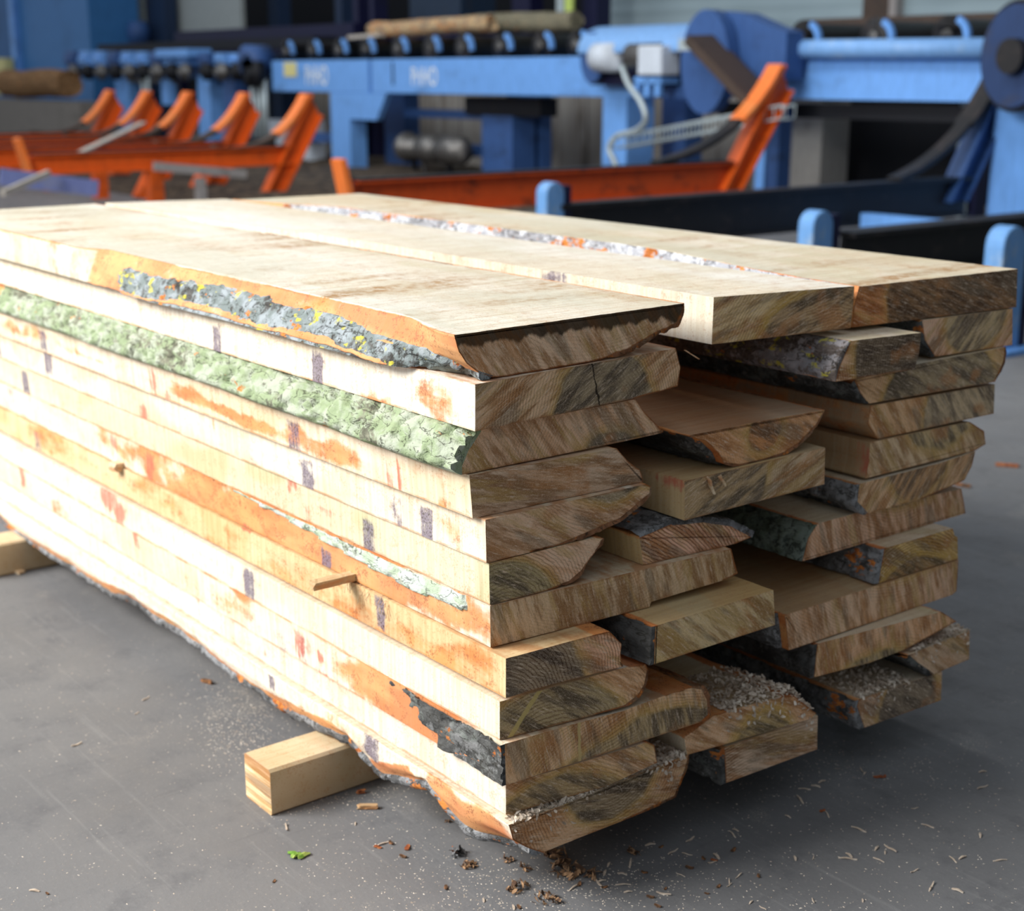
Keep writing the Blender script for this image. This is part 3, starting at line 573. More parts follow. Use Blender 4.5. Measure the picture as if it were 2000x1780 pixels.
B['M12'] = board('M12', [(1414,1458),(1597,1398),(1596,1464),(1418,1530)], (3, 2), (.105, .188), live=(3,), dx=.02, seed=32,
    label='lowest board of middle column, close rings and flaky bark at left edge', end=dict(pith=(.0, -.9), rad=.05, ang=.25, ring=.85, sap=(.44, .33, .24)))
bark(B['M12'], 3, 4, -1.4, 0, .016, BK_DARK, lambda x, v: 1 + 0 * x * v, label='flaky grey bark', res=.005, over=1)
# ---- right column
def rs1(x): return .145 * sstep(-.05, -.9, x) * (1 - sstep(-2.2, -2.75, x))
B['R1'] = board('R1', [(1678,560),(1988,522),(1985,600),(1664,640),(1668,600)], (3, 2), ZR[1], live=(3, 4), dx=.018, seed=41, amp=.005, lshift=rs1,
    label='wide top board of the right column, orange-brown blotch on its cut end', stains=[(0, .0, 1.03, .05, .05, 1)], side=dict(c1=(.68, .59, .43), c2=(.80, .75, .64), ol=.3, speck=.9, top=1.7), end=dict(pith=(.12, .05), rad=.28, ang=.35, ring=.15, heart=(.17, .105, .06), sap=(.44, .20, .08), yell=.3))
bark(B['R1'], 3, 5, -2.5, -.02, .016, BK_PALE, lambda x, v: .85 + 0 * x * v, label='whitish flaking bark with orange patches', res=.006, over=1)
B['R2'] = board('R2', [(1801,626),(1978,603),(1977,674),(1826,697),(1806,664)], (3, 2), ZR[2], live=(3, 4), dx=D2, seed=42,
    label='second board from the top of right column, curved rings on pinkish end', end=dict(pith=(.02, .09), rad=.10, ang=-.8, ring=.4, sap=(.54, .36, .25), heart=(.30, .25, .17)))
bark(B['R2'], 3, 5, -1.4, 0, .010, BK_DARK, label='dark mossy bark', over=1, res=.008)
B['R3'] = board('R3', [(1668,743),(1787,712),(1965,675),(1960,708),(1943,746),(1697,789),(1680,768)], (5, 4), ZR[3], live=(2, 3, 5, 6), dx=D2, seed=43,
    label='third board from the top of right column, grey end with tan right tip', end=dict(pith=(.03, -.05), rad=.19, ang=.5, ring=.3, sap=(.56, .38, .22), heart=(.21, .18, .13)))
bark(B['R3'], 5, 7, -1.4, -.002, .014, BK_DARK, label='dark stringy bark', over=1, res=.008)
bark(B['R3'], 2, 4, -1.0, 0, .007, BK_BROWN, label='thin brown bark rim', res=.009)
B['R4'] = board('R4', [(1700,793),(1943,751),(1941,808),(1714,858),(1695,830)], (3, 2), ZR[4], live=(3, 4), dx=D2, seed=44, liveR=.45,
    label='fourth board from the top of right column, grey end, tan inner side', side=dict(c1=(.34, .20, .10), c2=(.46, .30, .16), ol=.2, speck=1), end=dict(pith=(.12, .0), rad=.16, ang=.9, ring=.1, sap=(.52, .34, .19), heart=(.33, .28, .21)))
B['R5'] = board('R5', [(1700,861),(1894,824),(1922,843),(1925,868),(1905,880),(1690,935),(1697,900)], (5, 4), ZR[5], live=(1, 2, 3, 5), dx=D2, seed=45, liveR=.3,
    label='fifth board from the top of right column, dark knot stain beside its end', side=dict(c1=(.42, .27, .14), c2=(.50, .36, .20), ol=.4, speck=.9), stains=[(2, .0, .70, .025, .05, .8)], end=dict(pith=(.05, .2), rad=.18, ang=.9, ring=.1, sap=(.50, .38, .24), heart=(.32, .26, .16)))
B['R6'] = board('R6', [(1677,946),(1835,905),(1905,881),(1898,910),(1884,938),(1800,974),(1694,1004),(1673,982)], (6, 5), ZR[6], live=(2, 3, 4, 6, 7), dx=D2, seed=46,
    label='sixth board from the top of right column, brown heart band, dark bark left', end=dict(pith=(.0, .12), rad=.12, ang=-.9, ring=.3, sap=(.54, .37, .22), heart=(.30, .19, .11)))
bark(B['R6'], 6, 8, -1.4, -.002, .012, BK_GREY, label='grey-green bark', over=1, res=.008)
B['R7'] = board('R7', [(1597,1011),(1700,985),(1878,955),(1886,1003),(1567,1097),(1578,1052)], (4, 3), ZR[7], live=(2, 4, 5), dx=.02, seed=47, amp=.004,
    label='seventh board from the top of right column, thick green-black bark edge', end=dict(pith=(.05, .3), rad=.24, ang=1.2, ring=.4, sap=(.52, .35, .24), heart=(.32, .24, .18)))
bark(B['R7'], 4, 6, -1.5, 0, .016, bark_mat('bark_green_black', (.045, .055, .045), (.16, .20, .15), .6, 0, .10, 10.0, (.22, .26, .22)), label='thick green-black bark', over=1, res=.006)
B['R8'] = board('R8', [(1728,1058),(1862,1021),(1864,1046),(1870,1050),(1871,1092),(1716,1140)], (5, 4), ZR[8], live=(5,), dx=D2, seed=48,
    label='fifth board from the bottom of right column, yellow and black streaked end', end=dict(pith=(-.02, -.16), rad=.20, ang=.5, ring=.8, sap=(.50, .36, .14), heart=(.24, .16, .08), yell=1))
bark(B['R8'], 5, 6, -1.5, 0, .016, BK_GREY, label='silver-grey furrowed bark', over=1, res=.006)
B['R9'] = board('R9', [(1532,1202),(1872,1094),(1868,1155),(1860,1162),(1540,1271)], (4, 3), ZR[9], live=(1, 4), dx=.02, seed=49, amp=.004,
    label='wide fourth board from the bottom of right column, smooth brown top showing', side=dict(c1=(.52, .30, .14), c2=(.60, .40, .20), ol=.3, speck=.5), end=dict(pith=(.1, .5), rad=.42, ang=1.2, ring=.3, sap=(.52, .36, .24), heart=(.32, .25, .18)))
bark(B['R9'], 4, 5, -1.5, -.01, .012, BK_GREY, label='grey bark strip', over=1, res=.007)
B['R10'] = board('R10', [(1596,1258),(1840,1170),(1868,1214),(1770,1268),(1700,1296),(1590,1322)], (5, 4), ZR[10], live=(1, 2, 5), dx=.02, seed=50,
    label='third board from the bottom of right column, end slanting to a right point', end=dict(pith=(.0, -.3), rad=.32, ang=1.3, ring=.3, sap=(.54, .34, .20), heart=(.27, .22, .13)))
bark(B['R10'], 5, 6, -1.5, -.002, .014, BK_DARK, label='charcoal bark', over=1, res=.007)
B['R11'] = board('R11', [(1774,1264),(1895,1216),(1893,1288),(1822,1318),(1790,1296)], (3, 2), ZR[11], live=(3, 4), dx=D2, seed=51,
    label='second board from the bottom of right column, small end furthest right', end=dict(pith=(.1, -.2), rad=.05, ang=.6, ring=.3, sap=(.46, .33, .22)))
bark(B['R11'], 3, 5, -1.3, 0, .010, BK_DARK, label='dark bark', over=1, res=.008)
B['R12'] = board('R12', [(1678,1356),(1840,1312),(1838,1368),(1688,1422),(1674,1380)], (3, 2), ZR[12], live=(3, 4), dx=.02, seed=52,
    label='lowest board of right column, grey band across its end, shavings on top', end=dict(pith=(.03, .02), rad=.10, ang=.6, ring=.3, sap=(.50, .36, .26), heart=(.16, .14, .12)))
bark(B['R12'], 3, 5, -1.5, -.002, .016, BK_GREY, label='grey bark', over=1, res=.006)
# ------------------------------------------------------------------ floor
def floor_mat():
    n = NT('concrete_floor', .62, spec=.35)
    a = n.noise(.8, detail=4, rough=.6); b = n.noise(6, detail=6, rough=.7); c = n.noise(90, detail=3, rough=.7)
    col = n.mix(n.step(a, .3, .7), (.135, .136, .140), (.195, .195, .197))
    col = n.mix(n.math('MULTIPLY', n.step(b, .50, .72), .5), col, (.09, .092, .10))
    scr = n.noise((2, 40, 1), detail=4, rough=.7, rot=(0, 0, .6)); col = n.mix(n.math('MULTIPLY', n.step(scr, .56, .70), .18), col, (.34, .34, .33))
    scr2 = n.noise((30, 1.5, 1), detail=4, rough=.7, rot=(0, 0, .3)); col = n.mix(n.math('MULTIPLY', n.step(scr2, .58, .72), .22), col, (.08, .08, .085))
    col = n.mix(n.math('MULTIPLY', n.step(c, .58, .75), .35), col, (.36, .34, .31))
    dust = n.math('MULTIPLY', n.step(n.noise(2.2, detail=5, rough=.65), .56, .68), n.step(n.noise(240, detail=2), .48, .62))
    col = n.mix(n.math('MULTIPLY', dust, .6), col, (.48, .43, .36))
    spk = n.step(n.voro(75, feature='F1'), .10, .14, 1.0, 0.0)
    col = n.mix(n.math('MULTIPLY', n.math('MULTIPLY', spk, n.step(n.noise(9, detail=3), .52, .62)), .7), col, (.55, .48, .38))
    n.bump(n.math('ADD', c, n.math('MULTIPLY', b, 1.0)), .25, .003)
    n.t.links.new(n.step(b, .3, .7, .5, .8), n.b.inputs['Roughness'])
    return n.out(col)
fl = MB().bb((-60, -12, -.2), (12, 30, 0)).build('floor', floor_mat()); fl['kind'] = 'structure'
# ------------------------------------------------------------------ small wooden things round the pile
WOODB = sawn_mat('bearer_wood', c1=(.60, .46, .28), c2=(.68, .56, .38), olive=(.50, .40, .22), ol=.3, speck=.3, seed=77, th=9)
WOODBE = end_mat('bearer_end', pith=(-.2, .3), rad=.05, ang=.1, ring=.4, sap=(.62, .48, .30), seed=6)
def bearer(y0, y1, x0, x1, h, label, seed):
    """a squared timber lying across under the pile, its edges a little chamfered and wavy"""
    prof = [(x0, .004), (x0, h - .006), (x0 + .007, h), (x1 - .006, h), (x1, h - .006), (x1, .005), (x1 - .005, 0), (x0 + .004, 0)]
    ys = np.concatenate([[y0], np.arange(y0 + .012, y1, .05), [y1]]); V = []; 
    for i, y in enumerate(ys):
        for (x, z) in prof:
            sc = .994 if i == 0 else 1
            V.append((((x - (x0 + x1) / 2) * sc + (vn(x * 30, y * 3, z * 30, seed) - .5) * .003), y - y0, min(h, max(0, z * (1 if i else .998)))))
    n = len(prof); F_ = []; mi = []
    for j in range(len(ys) - 1):
        for i in range(n):
            a = j * n + i; b = j * n + (i + 1) % n; F_.append((a, a + n, b + n, b)); mi.append(0)
    F_.append(tuple(range(n))); mi.append(1); F_.append(tuple(range((len(ys) - 1) * n, len(ys) * n))[::-1]); mi.append(1)
    o = mesh_obj('bearer', V, F_, [WOODB, WOODBE], loc=((x0 + x1) / 2, y0, 0), midx=mi, stain=np.zeros((len(V), 3)))
    return tag(o, label, 'timber bearer', 'bearers under the pile')
bearer(-.155, 1.42, -.665, -.553, .1045, 'squared timber bearer under the near end of the pile, square end sticking out', 3)
bearer(-.13, 1.40, -2.52, -2.40, .1045, 'squared timber bearer under the far end of the pile, cut by the frame', 4)

# lath pinched between two boards, with torn fibres
def wob_bar(name, a, b, w, h, mat, seed, n=14, parent=None, jag=.0015):
    """a split stick from a to b: rough sides, uneven ends"""
    a, b = Vector(a), Vector(b); d = (b - a).normalized(); u = Vector((0, 0, 1)); u = (u - d * u.dot(d)).normalized(); r = d.cross(u)
    V = []; 
    for i in range(n + 1):
        p = a.lerp(b, i / n)
        for k, (x, z) in enumerate([(-.5, -.5), (0, -.5), (.5, -.5), (.5, 0), (.5, .5), (0, .5), (-.5, .5), (-.5, 0)]):
            j = (float(vn(i * .9, k * 1.7, seed)) - .5) * 2 * jag; e = (float(vn(k * 2.3, seed, i)) - .5) * .012 * (1 if i in (0, n) else 0)
            V.append(tuple(p - a + r * (x * w + j) + u * (z * h + j * .7) + d * e))
    F_ = [(i * 8 + k, i * 8 + (k + 1) % 8, (i + 1) * 8 + (k + 1) % 8, (i + 1) * 8 + k) for i in range(n) for k in range(8)] + [tuple(range(8))[::-1], tuple(range(n * 8, n * 8 + 8))]
    return mesh_obj(name, V, F_, mat, loc=a, parent=parent, stain=np.zeros((len(V), 3)))
LATH = sawn_mat('lath_wood', c1=(.50, .34, .18), c2=(.62, .46, .28), ol=.5, speck=1.0, seed=5, th=9)
PALEW = sawn_mat('splinter_wood', c1=(.68, .52, .33), c2=(.78, .66, .48), ol=.2, speck=.2, seed=8, th=9)
BARKW = NT('bark_chip_wood', .9); BARKW = BARKW.out(BARKW.mix(BARKW.step(BARKW.noise(60, detail=4), .4, .6), (.10, .055, .03), (.34, .15, .06)))
REDW = NT('red_chip_wood', .8); REDW = REDW.out(REDW.mix(REDW.step(REDW.noise(50, detail=4), .4, .6), (.26, .07, .025), (.50, .18, .06)))
la = wob_bar('lath', (-.452, -.098, .526), (-.452, -.0015, .526), .024, .015, LATH, 2)
tag(la, 'short rough lath sticking out of the long side between two boards', 'lath')
rnd = random.Random(4)
fb = MB()
for i in range(26):
    x = -.475 + rnd.random() * .17; z = .519 - max(0, (x + .44)) * .02; L_ = .012 + rnd.random() * .03
    p0 = Vector((x, -.001, z)); p1 = p0 + Vector((rnd.uniform(-.008, .012), -.010, -L_ * .5)); p2 = p1 + Vector((rnd.uniform(-.01, .014), -.004, -L_ * .5))
    fb.tube([p0, p1, p2], .0005, 4)
tag(fb.build('wood_fibres', PALEW, origin=(-.44, -.001, .52)), 'torn pale fibres hanging from the seam beside the rough lath', 'fibres', kind='stuff')
bk = wob_bar('wood_block', (-1.575, -.028, .518), (-1.575, -.0015, .518), .035, .022, PALEW, 5, n=4)
tag(bk, 'tiny pale wood block wedged in the long side, far left of the lath', 'block')
# splinters on the torn knot and under the top board
M5 = B['M5']; kx = float(M5.xe(.53)); kp = ax(1384, 925, kx)
for (dy, L_, w_, lb, sd) in ((0, .030, .012, 'torn block splinter hanging at the knot of the squared middle board', 11), (.030, .018, .005, 'thin curled splinter beside the torn block splinter at the knot', 13)):
    yy = kp[1] + dy; xx = float(M5.xe(yy)) + .004
    tag(wob_bar('splinter', (xx, yy - .004, .752), (xx + .005, yy + .006, .752 - L_), w_, .005, PALEW, sd, n=8, jag=.0018), lb, 'splinter')
p = ax(1350, 668, -.02)
tag(wob_bar('splinter', (-.035, p[1], .989), (-.02, p[1] + .022, .972), .004, .002, PALEW, 31, n=5, jag=.0006), 'white sliver hanging under the pale squared top board', 'splinter')

# ------------------------------------------------------------------ shavings
SHAV = NT('shavings', .85); SHAV = SHAV.out(SHAV.mix(SHAV.step(SHAV.noise(45, detail=3), .35, .65), (.46, .36, .27), (.80, .72, .61)))
def flake(mb, p, r, rnd, L=None, W=None, flat=.5):
    L = L or rnd.uniform(.006, .016); W = W or rnd.uniform(.0025, .008)
    a = rnd.uniform(0, 6.283); t = rnd.gauss(0, flat); ro = rnd.gauss(0, .6)
    M = Matrix.Rotation(a, 3, 'Z') @ Matrix.Rotation(t, 3, 'Y') @ Matrix.Rotation(ro, 3, 'X')
    c = rnd.uniform(-.25, .25) * L; th = .0004
    pts = [(-L / 2, -W * rnd.uniform(.1, .5), 0), (0, -W / 2, c), (L / 2, -W * rnd.uniform(.05, .5), 0), (L / 2, W * rnd.uniform(.05, .5), 0), (0, W / 2, c), (-L / 2, W * rnd.uniform(.1, .5), 0)]
    up = [(x, y, z + th) for x, y, z in pts]
    vs = [Vector(p) + M @ Vector(q) for q in pts + up]
    zmin = min(v.z for v in vs)
    if zmin < p[2]: vs = [v + Vector((0, 0, p[2] - zmin)) for v in vs]
    mb.add(vs, [(6, 7, 10, 11), (7, 8, 9, 10), (5, 4, 1, 0), (4, 3, 2, 1), (0, 1, 7, 6), (1, 2, 8, 7), (2, 3, 9, 8), (3, 4, 10, 9), (4, 5, 11, 10), (5, 0, 6, 11)])
def topz(b, y):
    P = b.P; best = None
    for i in range(len(P)):
        p, q = P[i], P[(i + 1) % len(P)]
        if (p[0] - y) * (q[0] - y) <= 0 and abs(p[0] - q[0]) > 1e-6:
            z = p[1] + (q[1] - p[1]) * (y - p[0]) / (q[0] - p[0])
            if best is None or z > best: best = z
    return best
def pile(b, y0, y1, depth, n, height, label, seed, ceil=None, x1=-.002):
    rnd = random.Random(seed); mb = MB()
    for i in range(n):
        u = rnd.random(); y = y0 + (y1 - y0) * u; d = rnd.random() ** 1.5; x = float(b.xe(y)) + x1 - d * depth
        z = topz(b, y); 
        if z is None: continue
        hz = height * math.sin(math.pi * min(1, max(.0, u))) * (1 - d * .7) * rnd.random()
        z = z + .0008 + hz
        if ceil is not None: z = min(z, ceil - .006)
        flake(mb, (x, y, z), 1, rnd, flat=.35)
    for i in range(n // 14):   # some slip over the edge and cling to the end
        y = y0 + (y1 - y0) * rnd.random(); z = topz(b, y)
        if z is None: continue
        flake(mb, (float(b.xe(y)) + .004, y, z - rnd.random() ** 2 * .05), 1, rnd, flat=1.2, L=rnd.uniform(.006, .014))
    o = mb.build('wood_shavings', SHAV, origin=(float(b.xe(y0)), (y0 + y1) / 2, topz(b, (y0 + y1) / 2) or b.zt))
    return tag(o, label, 'shavings', kind='stuff')
M = B['M11']; pile(M, M.y0 + .10, M.y1 - .01, .17, 900, .022, 'heap of pale shavings on the domed slab at the bottom middle', 1, ceil=.36)
M = B['R12']; pile(M, M.y0 + .01, M.y1 - .10, .13, 520, .013, 'shavings heaped on the lowest right board', 2, ceil=.20)
M = B['L12']; pile(M, M.y0 + .01, M.y1 - .02, .022, 420, .003, 'line of shavings along the ledge of the lowest left board', 3, ceil=.215, x1=-.001)
M = B['R11']; pile(M, M.y0 + .02, M.y1 - .01, .05, 300, .012, 'shavings on the small end at the lower right of the pile', 4, ceil=.30)
M = B['L12']; pile(M, M.y1 - .09, M.y1 - .01, .16, 300, .014, 'shavings caught in the gap between lowest left board and domed slab', 5, ceil=.26)

# ------------------------------------------------------------------ litter on the floor
protos = []
def proto(k):
    rnd = random.Random(100 + k); mb = MB(); L = [.020, .028, .014, .034, .018, .024][k]; W = [.005, .003, .007, .004, .009, .003][k]
    n = 7; ring = []
    for i in range(n + 1):
        t = i / n; w_ = W * (.35 + .65 * math.sin(math.pi * min(1, .15 + t * .8))) * rnd.uniform(.7, 1.1); z = .0008 + .002 * math.sin(t * 3 + k) ** 2
        ring.append([(L * (t - .5), -w_ / 2, z - .0006), (L * (t - .5), w_ / 2, z - .0006), (L * (t - .5), w_ / 2, z + .0012), (L * (t - .5), -w_ / 2, z + .0012)])
    V = [p for r in ring for p in r]; F_ = [(i * 4 + j, i * 4 + (j + 1) % 4, i * 4 + 4 + (j + 1) % 4, i * 4 + 4 + j) for i in range(n) for j in range(4)] + [(3, 2, 1, 0), (n * 4, n * 4 + 1, n * 4 + 2, n * 4 + 3)]
    zm = min(v[2] for v in V); V = [(x, y, z - zm) for x, y, z in V]
    me = bpy.data.meshes.new('wood_chip'); me.from_pydata(V, [], F_); return me
meshes = [proto(k) for k in range(6)]
for k, me in enumerate(meshes): me.materials.append([SHAV, SHAV, BARKW, SHAV, REDW, SHAV][k])
rnd = random.Random(12)
LAB = {0: ('pale wood splinter lying loose on the grey floor in front of the pile', 'pale splinters on the floor'), 2: ('small dark bark crumb lying loose on the grey floor', 'bark crumbs on the floor'), 4: ('small red-brown wood chip lying loose on the grey floor', 'red-brown chips on the floor')}
zones = [((860, 1500), (1640, 1775), 60, [0, 1, 2, 3, 2, 5, 2, 2, 0]), ((1350, 1960), (1500, 1770), 40, [0, 1, 3, 5, 5, 0, 0, 3, 4]), ((600, 960), (1530, 1680), 14, [1, 0, 3, 4, 2]), ((20, 560), (1080, 1770), 12, [0, 2, 5, 4, 1])]
for (xa, xb), (ya, yb), n, ks in zones:
    for i in range(n):
        k = rnd.choice(ks); px, py = rnd.uniform(xa, xb), rnd.uniform(ya, yb); p = az(px, py, 0)
        if -.70 < p[0] < .14 and -.02 < p[1] < 1.5: 
            if p[0] < .02 and p[1] > .0: continue
        o = bpy.data.objects.new('wood_chip' if k not in (2,) else 'bark_crumb', meshes[k]); COL.objects.link(o)
        o.location = (p[0], p[1], .0); o.rotation_euler.z = rnd.uniform(0, 6.28); s_ = rnd.uniform(.6, 1.25); o.scale = (s_, s_, s_)
        lb = LAB[k if k in (2, 4) else 0]; tag(o, lb[0], 'bark crumb' if k == 2 else 'wood chip', lb[1])
def lump(name, at, size, mat, seed, n=10):
    """a craggy crumb of bark"""
    V = []; F_ = []; m_ = 14
    for i in range(n + 1):
        th = math.pi * i / n
        for j in range(m_):
            ph = 2 * math.pi * j / m_; d = Vector((math.sin(th) * math.cos(ph), math.sin(th) * math.sin(ph), math.cos(th)))
            r = .55 + .9 * float(fbm(d.x * 2.2 + 5, d.y * 2.2 + 5, d.z * 2.2 + 5, seed, 3)); V.append((d.x * size[0] * r, d.y * size[1] * r, d.z * size[2] * r))
    zm = min(v[2] for v in V); V = [(x, y, z - zm) for x, y, z in V]
    for i in range(n):
        for j in range(m_): F_.append((i * m_ + j, (i + 1) * m_ + j, (i + 1) * m_ + (j + 1) % m_, i * m_ + (j + 1) % m_))
    return mesh_obj(name, V, F_, mat, loc=at)
def clump(name, px, py, n, R, L, mat, seed, lb, cat):
    rnd = random.Random(seed); mb = MB(); p = az(px, py, 0)
    for i in range(n):
        a = rnd.uniform(0, 6.28); r = R * rnd.random() ** .7; k = 1 - r / R
        flake(mb, (p[0] + math.cos(a) * r, p[1] + math.sin(a) * r, .0005 + k * rnd.random() * R * .45), 1, rnd, L=L * rnd.uniform(.4, 1.1), W=L * rnd.uniform(.15, .5), flat=.55)
    return tag(mb.build(name, mat, origin=(p[0], p[1], 0)), lb, cat)
BARK2 = NT('bark_crumb_mixed', .9); BARK2 = BARK2.out(BARK2.mix(BARK2.step(BARK2.noise(70, detail=4), .42, .58), (.09, .05, .03), (.40, .24, .13)))
clump('bark_flake', 893, 1670, 14, .014, .022, BK_GREY, 3, 'grey curled bark flake on the floor left of a brown chunk before the pile corner', 'bark flake')
clump('bark_chunk', 916, 1692, 40, .015, .013, BARK2, 7, 'brown crumbly bark chunk on the floor in front of the pile corner', 'bark chunk')
for (px, py, n, R, L, sd, lb) in ((992, 1682, 14, .011, .013, 1, 'orange-brown bark crumb just left of the pile corner'), (1025, 1698, 16, .012, .011, 2, 'dark brown bark crumb below the pile corner'), (1085, 1672, 40, .026, .020, 5, 'dark fibrous bark clump right below the lowest board corner'),
                          (1108, 1702, 40, .030, .026, 6, 'reddish bark clump among splinters below the lowest board'), (1155, 1712, 18, .018, .022, 8, 'small brown bark clump at the right end of the splinter scatter'), (875, 1607, 14, .008, .008, 9, 'dark crumb on the floor by the wavy bark edge'),
                          (1235, 1668, 12, .014, .022, 10, 'flat orange-brown bark piece right of the clumps'), (1010, 1738, 22, .024, .020, 12, 'scatter of brown bark bits nearest the bottom frame edge'), (1060, 1762, 22, .030, .018, 14, 'tan bark bits at the bottom frame edge')):
    clump('bark_clump', px, py, n, R, L, BARK2, sd, lb, 'bark clump')
for (px, py, a_, L_, mt, lb) in ((1967, 911, .6, .085, REDW, 'red-brown bark sliver far right on the floor'), (30, 1118, .3, .07, PALEW, 'yellowish wood sliver on the floor near the far bearer'), (706, 1551, 1.2, .016, REDW, 'small orange-brown chip upright by the near bearer'),
                             (716, 1580, .9, .038, LATH, 'flat tan sliver on the floor below the near bearer'), (868, 1478 + 90, .4, .03, PALEW, 'pale sliver on the floor below the wavy bark edge'), (405, 1335, .4, .03, BARKW, 'dark sliver on the floor left of the near bearer'), (1880, 950, .2, .06, BARKW, 'black chip on the floor just right of the pile')):
    p = az(px, py, 0); d = Vector((math.cos(a_), math.sin(a_), 0)) * L_ / 2
    tag(wob_bar('wood_sliver', (p[0] - d.x, p[1] - d.y, .0055), (p[0] + d.x, p[1] + d.y, .0055), L_ * .3, .008, mt, 50 + px, n=6, jag=.001), lb, 'wood sliver')
# green leaf scrap
LEAF = NT('leaf', .5); lfn = LEAF.noise((60, 60, 60), detail=3); LEAF = LEAF.out(LEAF.mix(LEAF.step(lfn, .42, .62), (.13, .27, .03), (.32, .40, .09)))
p = az(582, 1675, 0); out = [(-.028, .012), (-.024, .004), (-.016, .002), (-.012, -.010), (-.004, -.013), (.001, -.004), (.006, -.012), (.012, -.006), (.015, .004), (.021, .014), (.017, .020), (.010, .013), (.004, .010), (-.002, .016), (-.006, .009), (-.013, .013), (-.018, .008), (-.022, .014)]
V = []; n = len(out)
ca, sa = math.cos(.62), math.sin(.62)
for k, (sc, dz) in enumerate(((1, 0), (.55, .003), (.12, .0015))):
    for i, (x, y) in enumerate(out): V.append(((x * ca - y * sa) * sc, (x * sa + y * ca) * sc, .0012 + dz + .004 * float(vn(x * 80 * sc, y * 80 * sc, 1, 3))))
V2 = [(x, y, z + .0005) for x, y, z in V]; N3 = 3 * n
F_ = [(k * n + i, k * n + (i + 1) % n, (k + 1) * n + (i + 1) % n, (k + 1) * n + i) for k in range(2) for i in range(n)] + [tuple(range(2 * n, 3 * n))]
F2 = [tuple(i + N3 for i in f)[::-1] for f in F_]; side = [(i, N3 + i, N3 + (i + 1) % n, (i + 1) % n) for i in range(n)]
tag(mesh_obj('leaf', V + V2, F_ + F2 + side, LEAF, loc=(p[0], p[1], 0)), 'torn bright green leaf scrap on the floor in front of the pile', 'leaf')
# fine sawdust flecks
mb = MB(); rnd = random.Random(8)
def flecks(n, xr, yr, foc=None, s=(.0010, .0032)):
    for i in range(n):
        px = rnd.gauss(foc[0], foc[2]) if foc else rnd.uniform(*xr); py = rnd.gauss(foc[1], foc[3]) if foc else rnd.uniform(*yr)
        if not (-20 < px < 2020 and 700 < py < 1800): continue
        p = az(px, py, 0); L = rnd.uniform(*s); a = rnd.uniform(0, 6.28); c, sn = math.cos(a) * L, math.sin(a) * L; q = rnd.uniform(.25, .6)
        z = .0006
        mb.add([(p[0] - c, p[1] - sn, 0), (p[0] - sn * q, p[1] + c * q, 0), (p[0] + c, p[1] + sn, 0), (p[0] + sn * q, p[1] - c * q, 0), (p[0], p[1], z)], [(1, 0, 4), (2, 1, 4), (3, 2, 4), (0, 3, 4), (0, 1, 2, 3)])
flecks(900, (600, 1990), (1480, 1780)); flecks(500, (0, 900), (1250, 1780)); flecks(900, None, None, (1080, 1730, 190, 38)); flecks(700, None, None, (470, 1390, 60, 55)); flecks(350, None, None, (1640, 1500, 170, 40)); flecks(300, None, None, (640, 1560, 90, 25))
flecks(300, None, None, (470, 1440, 40, 30))
tag(mb.build('sawdust', SHAV, origin=(0, 0, 0)), 'fine pale sawdust specks strewn over the concrete floor', 'sawdust', kind='stuff')
# ------------------------------------------------------------------ the hall behind
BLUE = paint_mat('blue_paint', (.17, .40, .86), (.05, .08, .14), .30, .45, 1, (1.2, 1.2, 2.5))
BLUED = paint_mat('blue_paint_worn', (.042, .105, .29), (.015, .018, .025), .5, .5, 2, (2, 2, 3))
NAVY = paint_mat('navy_paint', (.009, .010, .045), (.01, .01, .012), .4, .5, 3)
CYAN = paint_mat('blue_paint_chipped', (.16, .36, .70), (.45, .50, .50), .55, .6, 4, (14, 14, 8))
ORNG = paint_mat('orange_paint', (.78, .12, .012), (.06, .03, .02), .35, .5, 5, (2, 3, 4))
ORNGD = paint_mat('orange_paint_dirty', (.62, .085, .012), (.03, .02, .015), .75, .55, 6, (3, 3, 6))
ORNGL = paint_mat('orange_paint_bright', (.95, .22, .04), (.5, .3, .1), .3, .5, 6)
BLACKM = paint_mat('greasy_black_steel', (.018, .017, .018), (.07, .05, .045), .5, .5, 7, (3, 3, 6))
STEEL = paint_mat('grey_steel', (.16, .155, .15), (.05, .04, .03), .5, .4, 8, (5, 5, 5), .6)
RUST = paint_mat('rusty_chute', (.075, .050, .038), (.03, .025, .022), .5, .6, 9)
WHITEM = paint_mat('white_housing', (.62, .68, .76), (.3, .3, .3), .2, .4, 10)
GALV = paint_mat('galvanised', (.50, .58, .60), (.2, .2, .2), .3, .35, 11, (6, 6, 6), .3)
GREYB = paint_mat('grey_board', (.34, .32, .31), (.12, .11, .10), .5, .8, 12, (6, 6, 6))
BLUB = paint_mat('blue_film_board', (.20, .24, .50), (.3, .3, .3), .3, .7, 13)
LATHW = paint_mat('pale_lath', (.55, .50, .44), (.3, .25, .2), .4, .8, 14, (8, 8, 8))
CONC = paint_mat('old_concrete', (.22, .20, .18), (.10, .09, .08), .5, .9, 15, (2, 2, 2))
DARK = paint_mat('dark_steel_and_unlit_hall', (.007, .008, .012), (.018, .015, .012), .4, .6, 16)  # near-black for steel parts and for shade painted into the hall's depth
YEL = paint_mat('yellow_sign', (.75, .68, .30), (.4, .4, .2), .2, .6, 17)
LIME = paint_mat('lime_paint', (.60, .75, .18), (.3, .3, .1), .2, .6, 18)
LETT = paint_mat('white_lettering', (.85, .90, .92), (.7, .75, .8), .2, .5, 19)
LOGB = bark_mat('log_bark', (.16, .12, .085), (.50, .33, .16), .6, 0, .5, 14.0, (.70, .52, .30))
SLATE = paint_mat('slate_blue_dark', (.02, .04, .09), df=.3, seed=56)
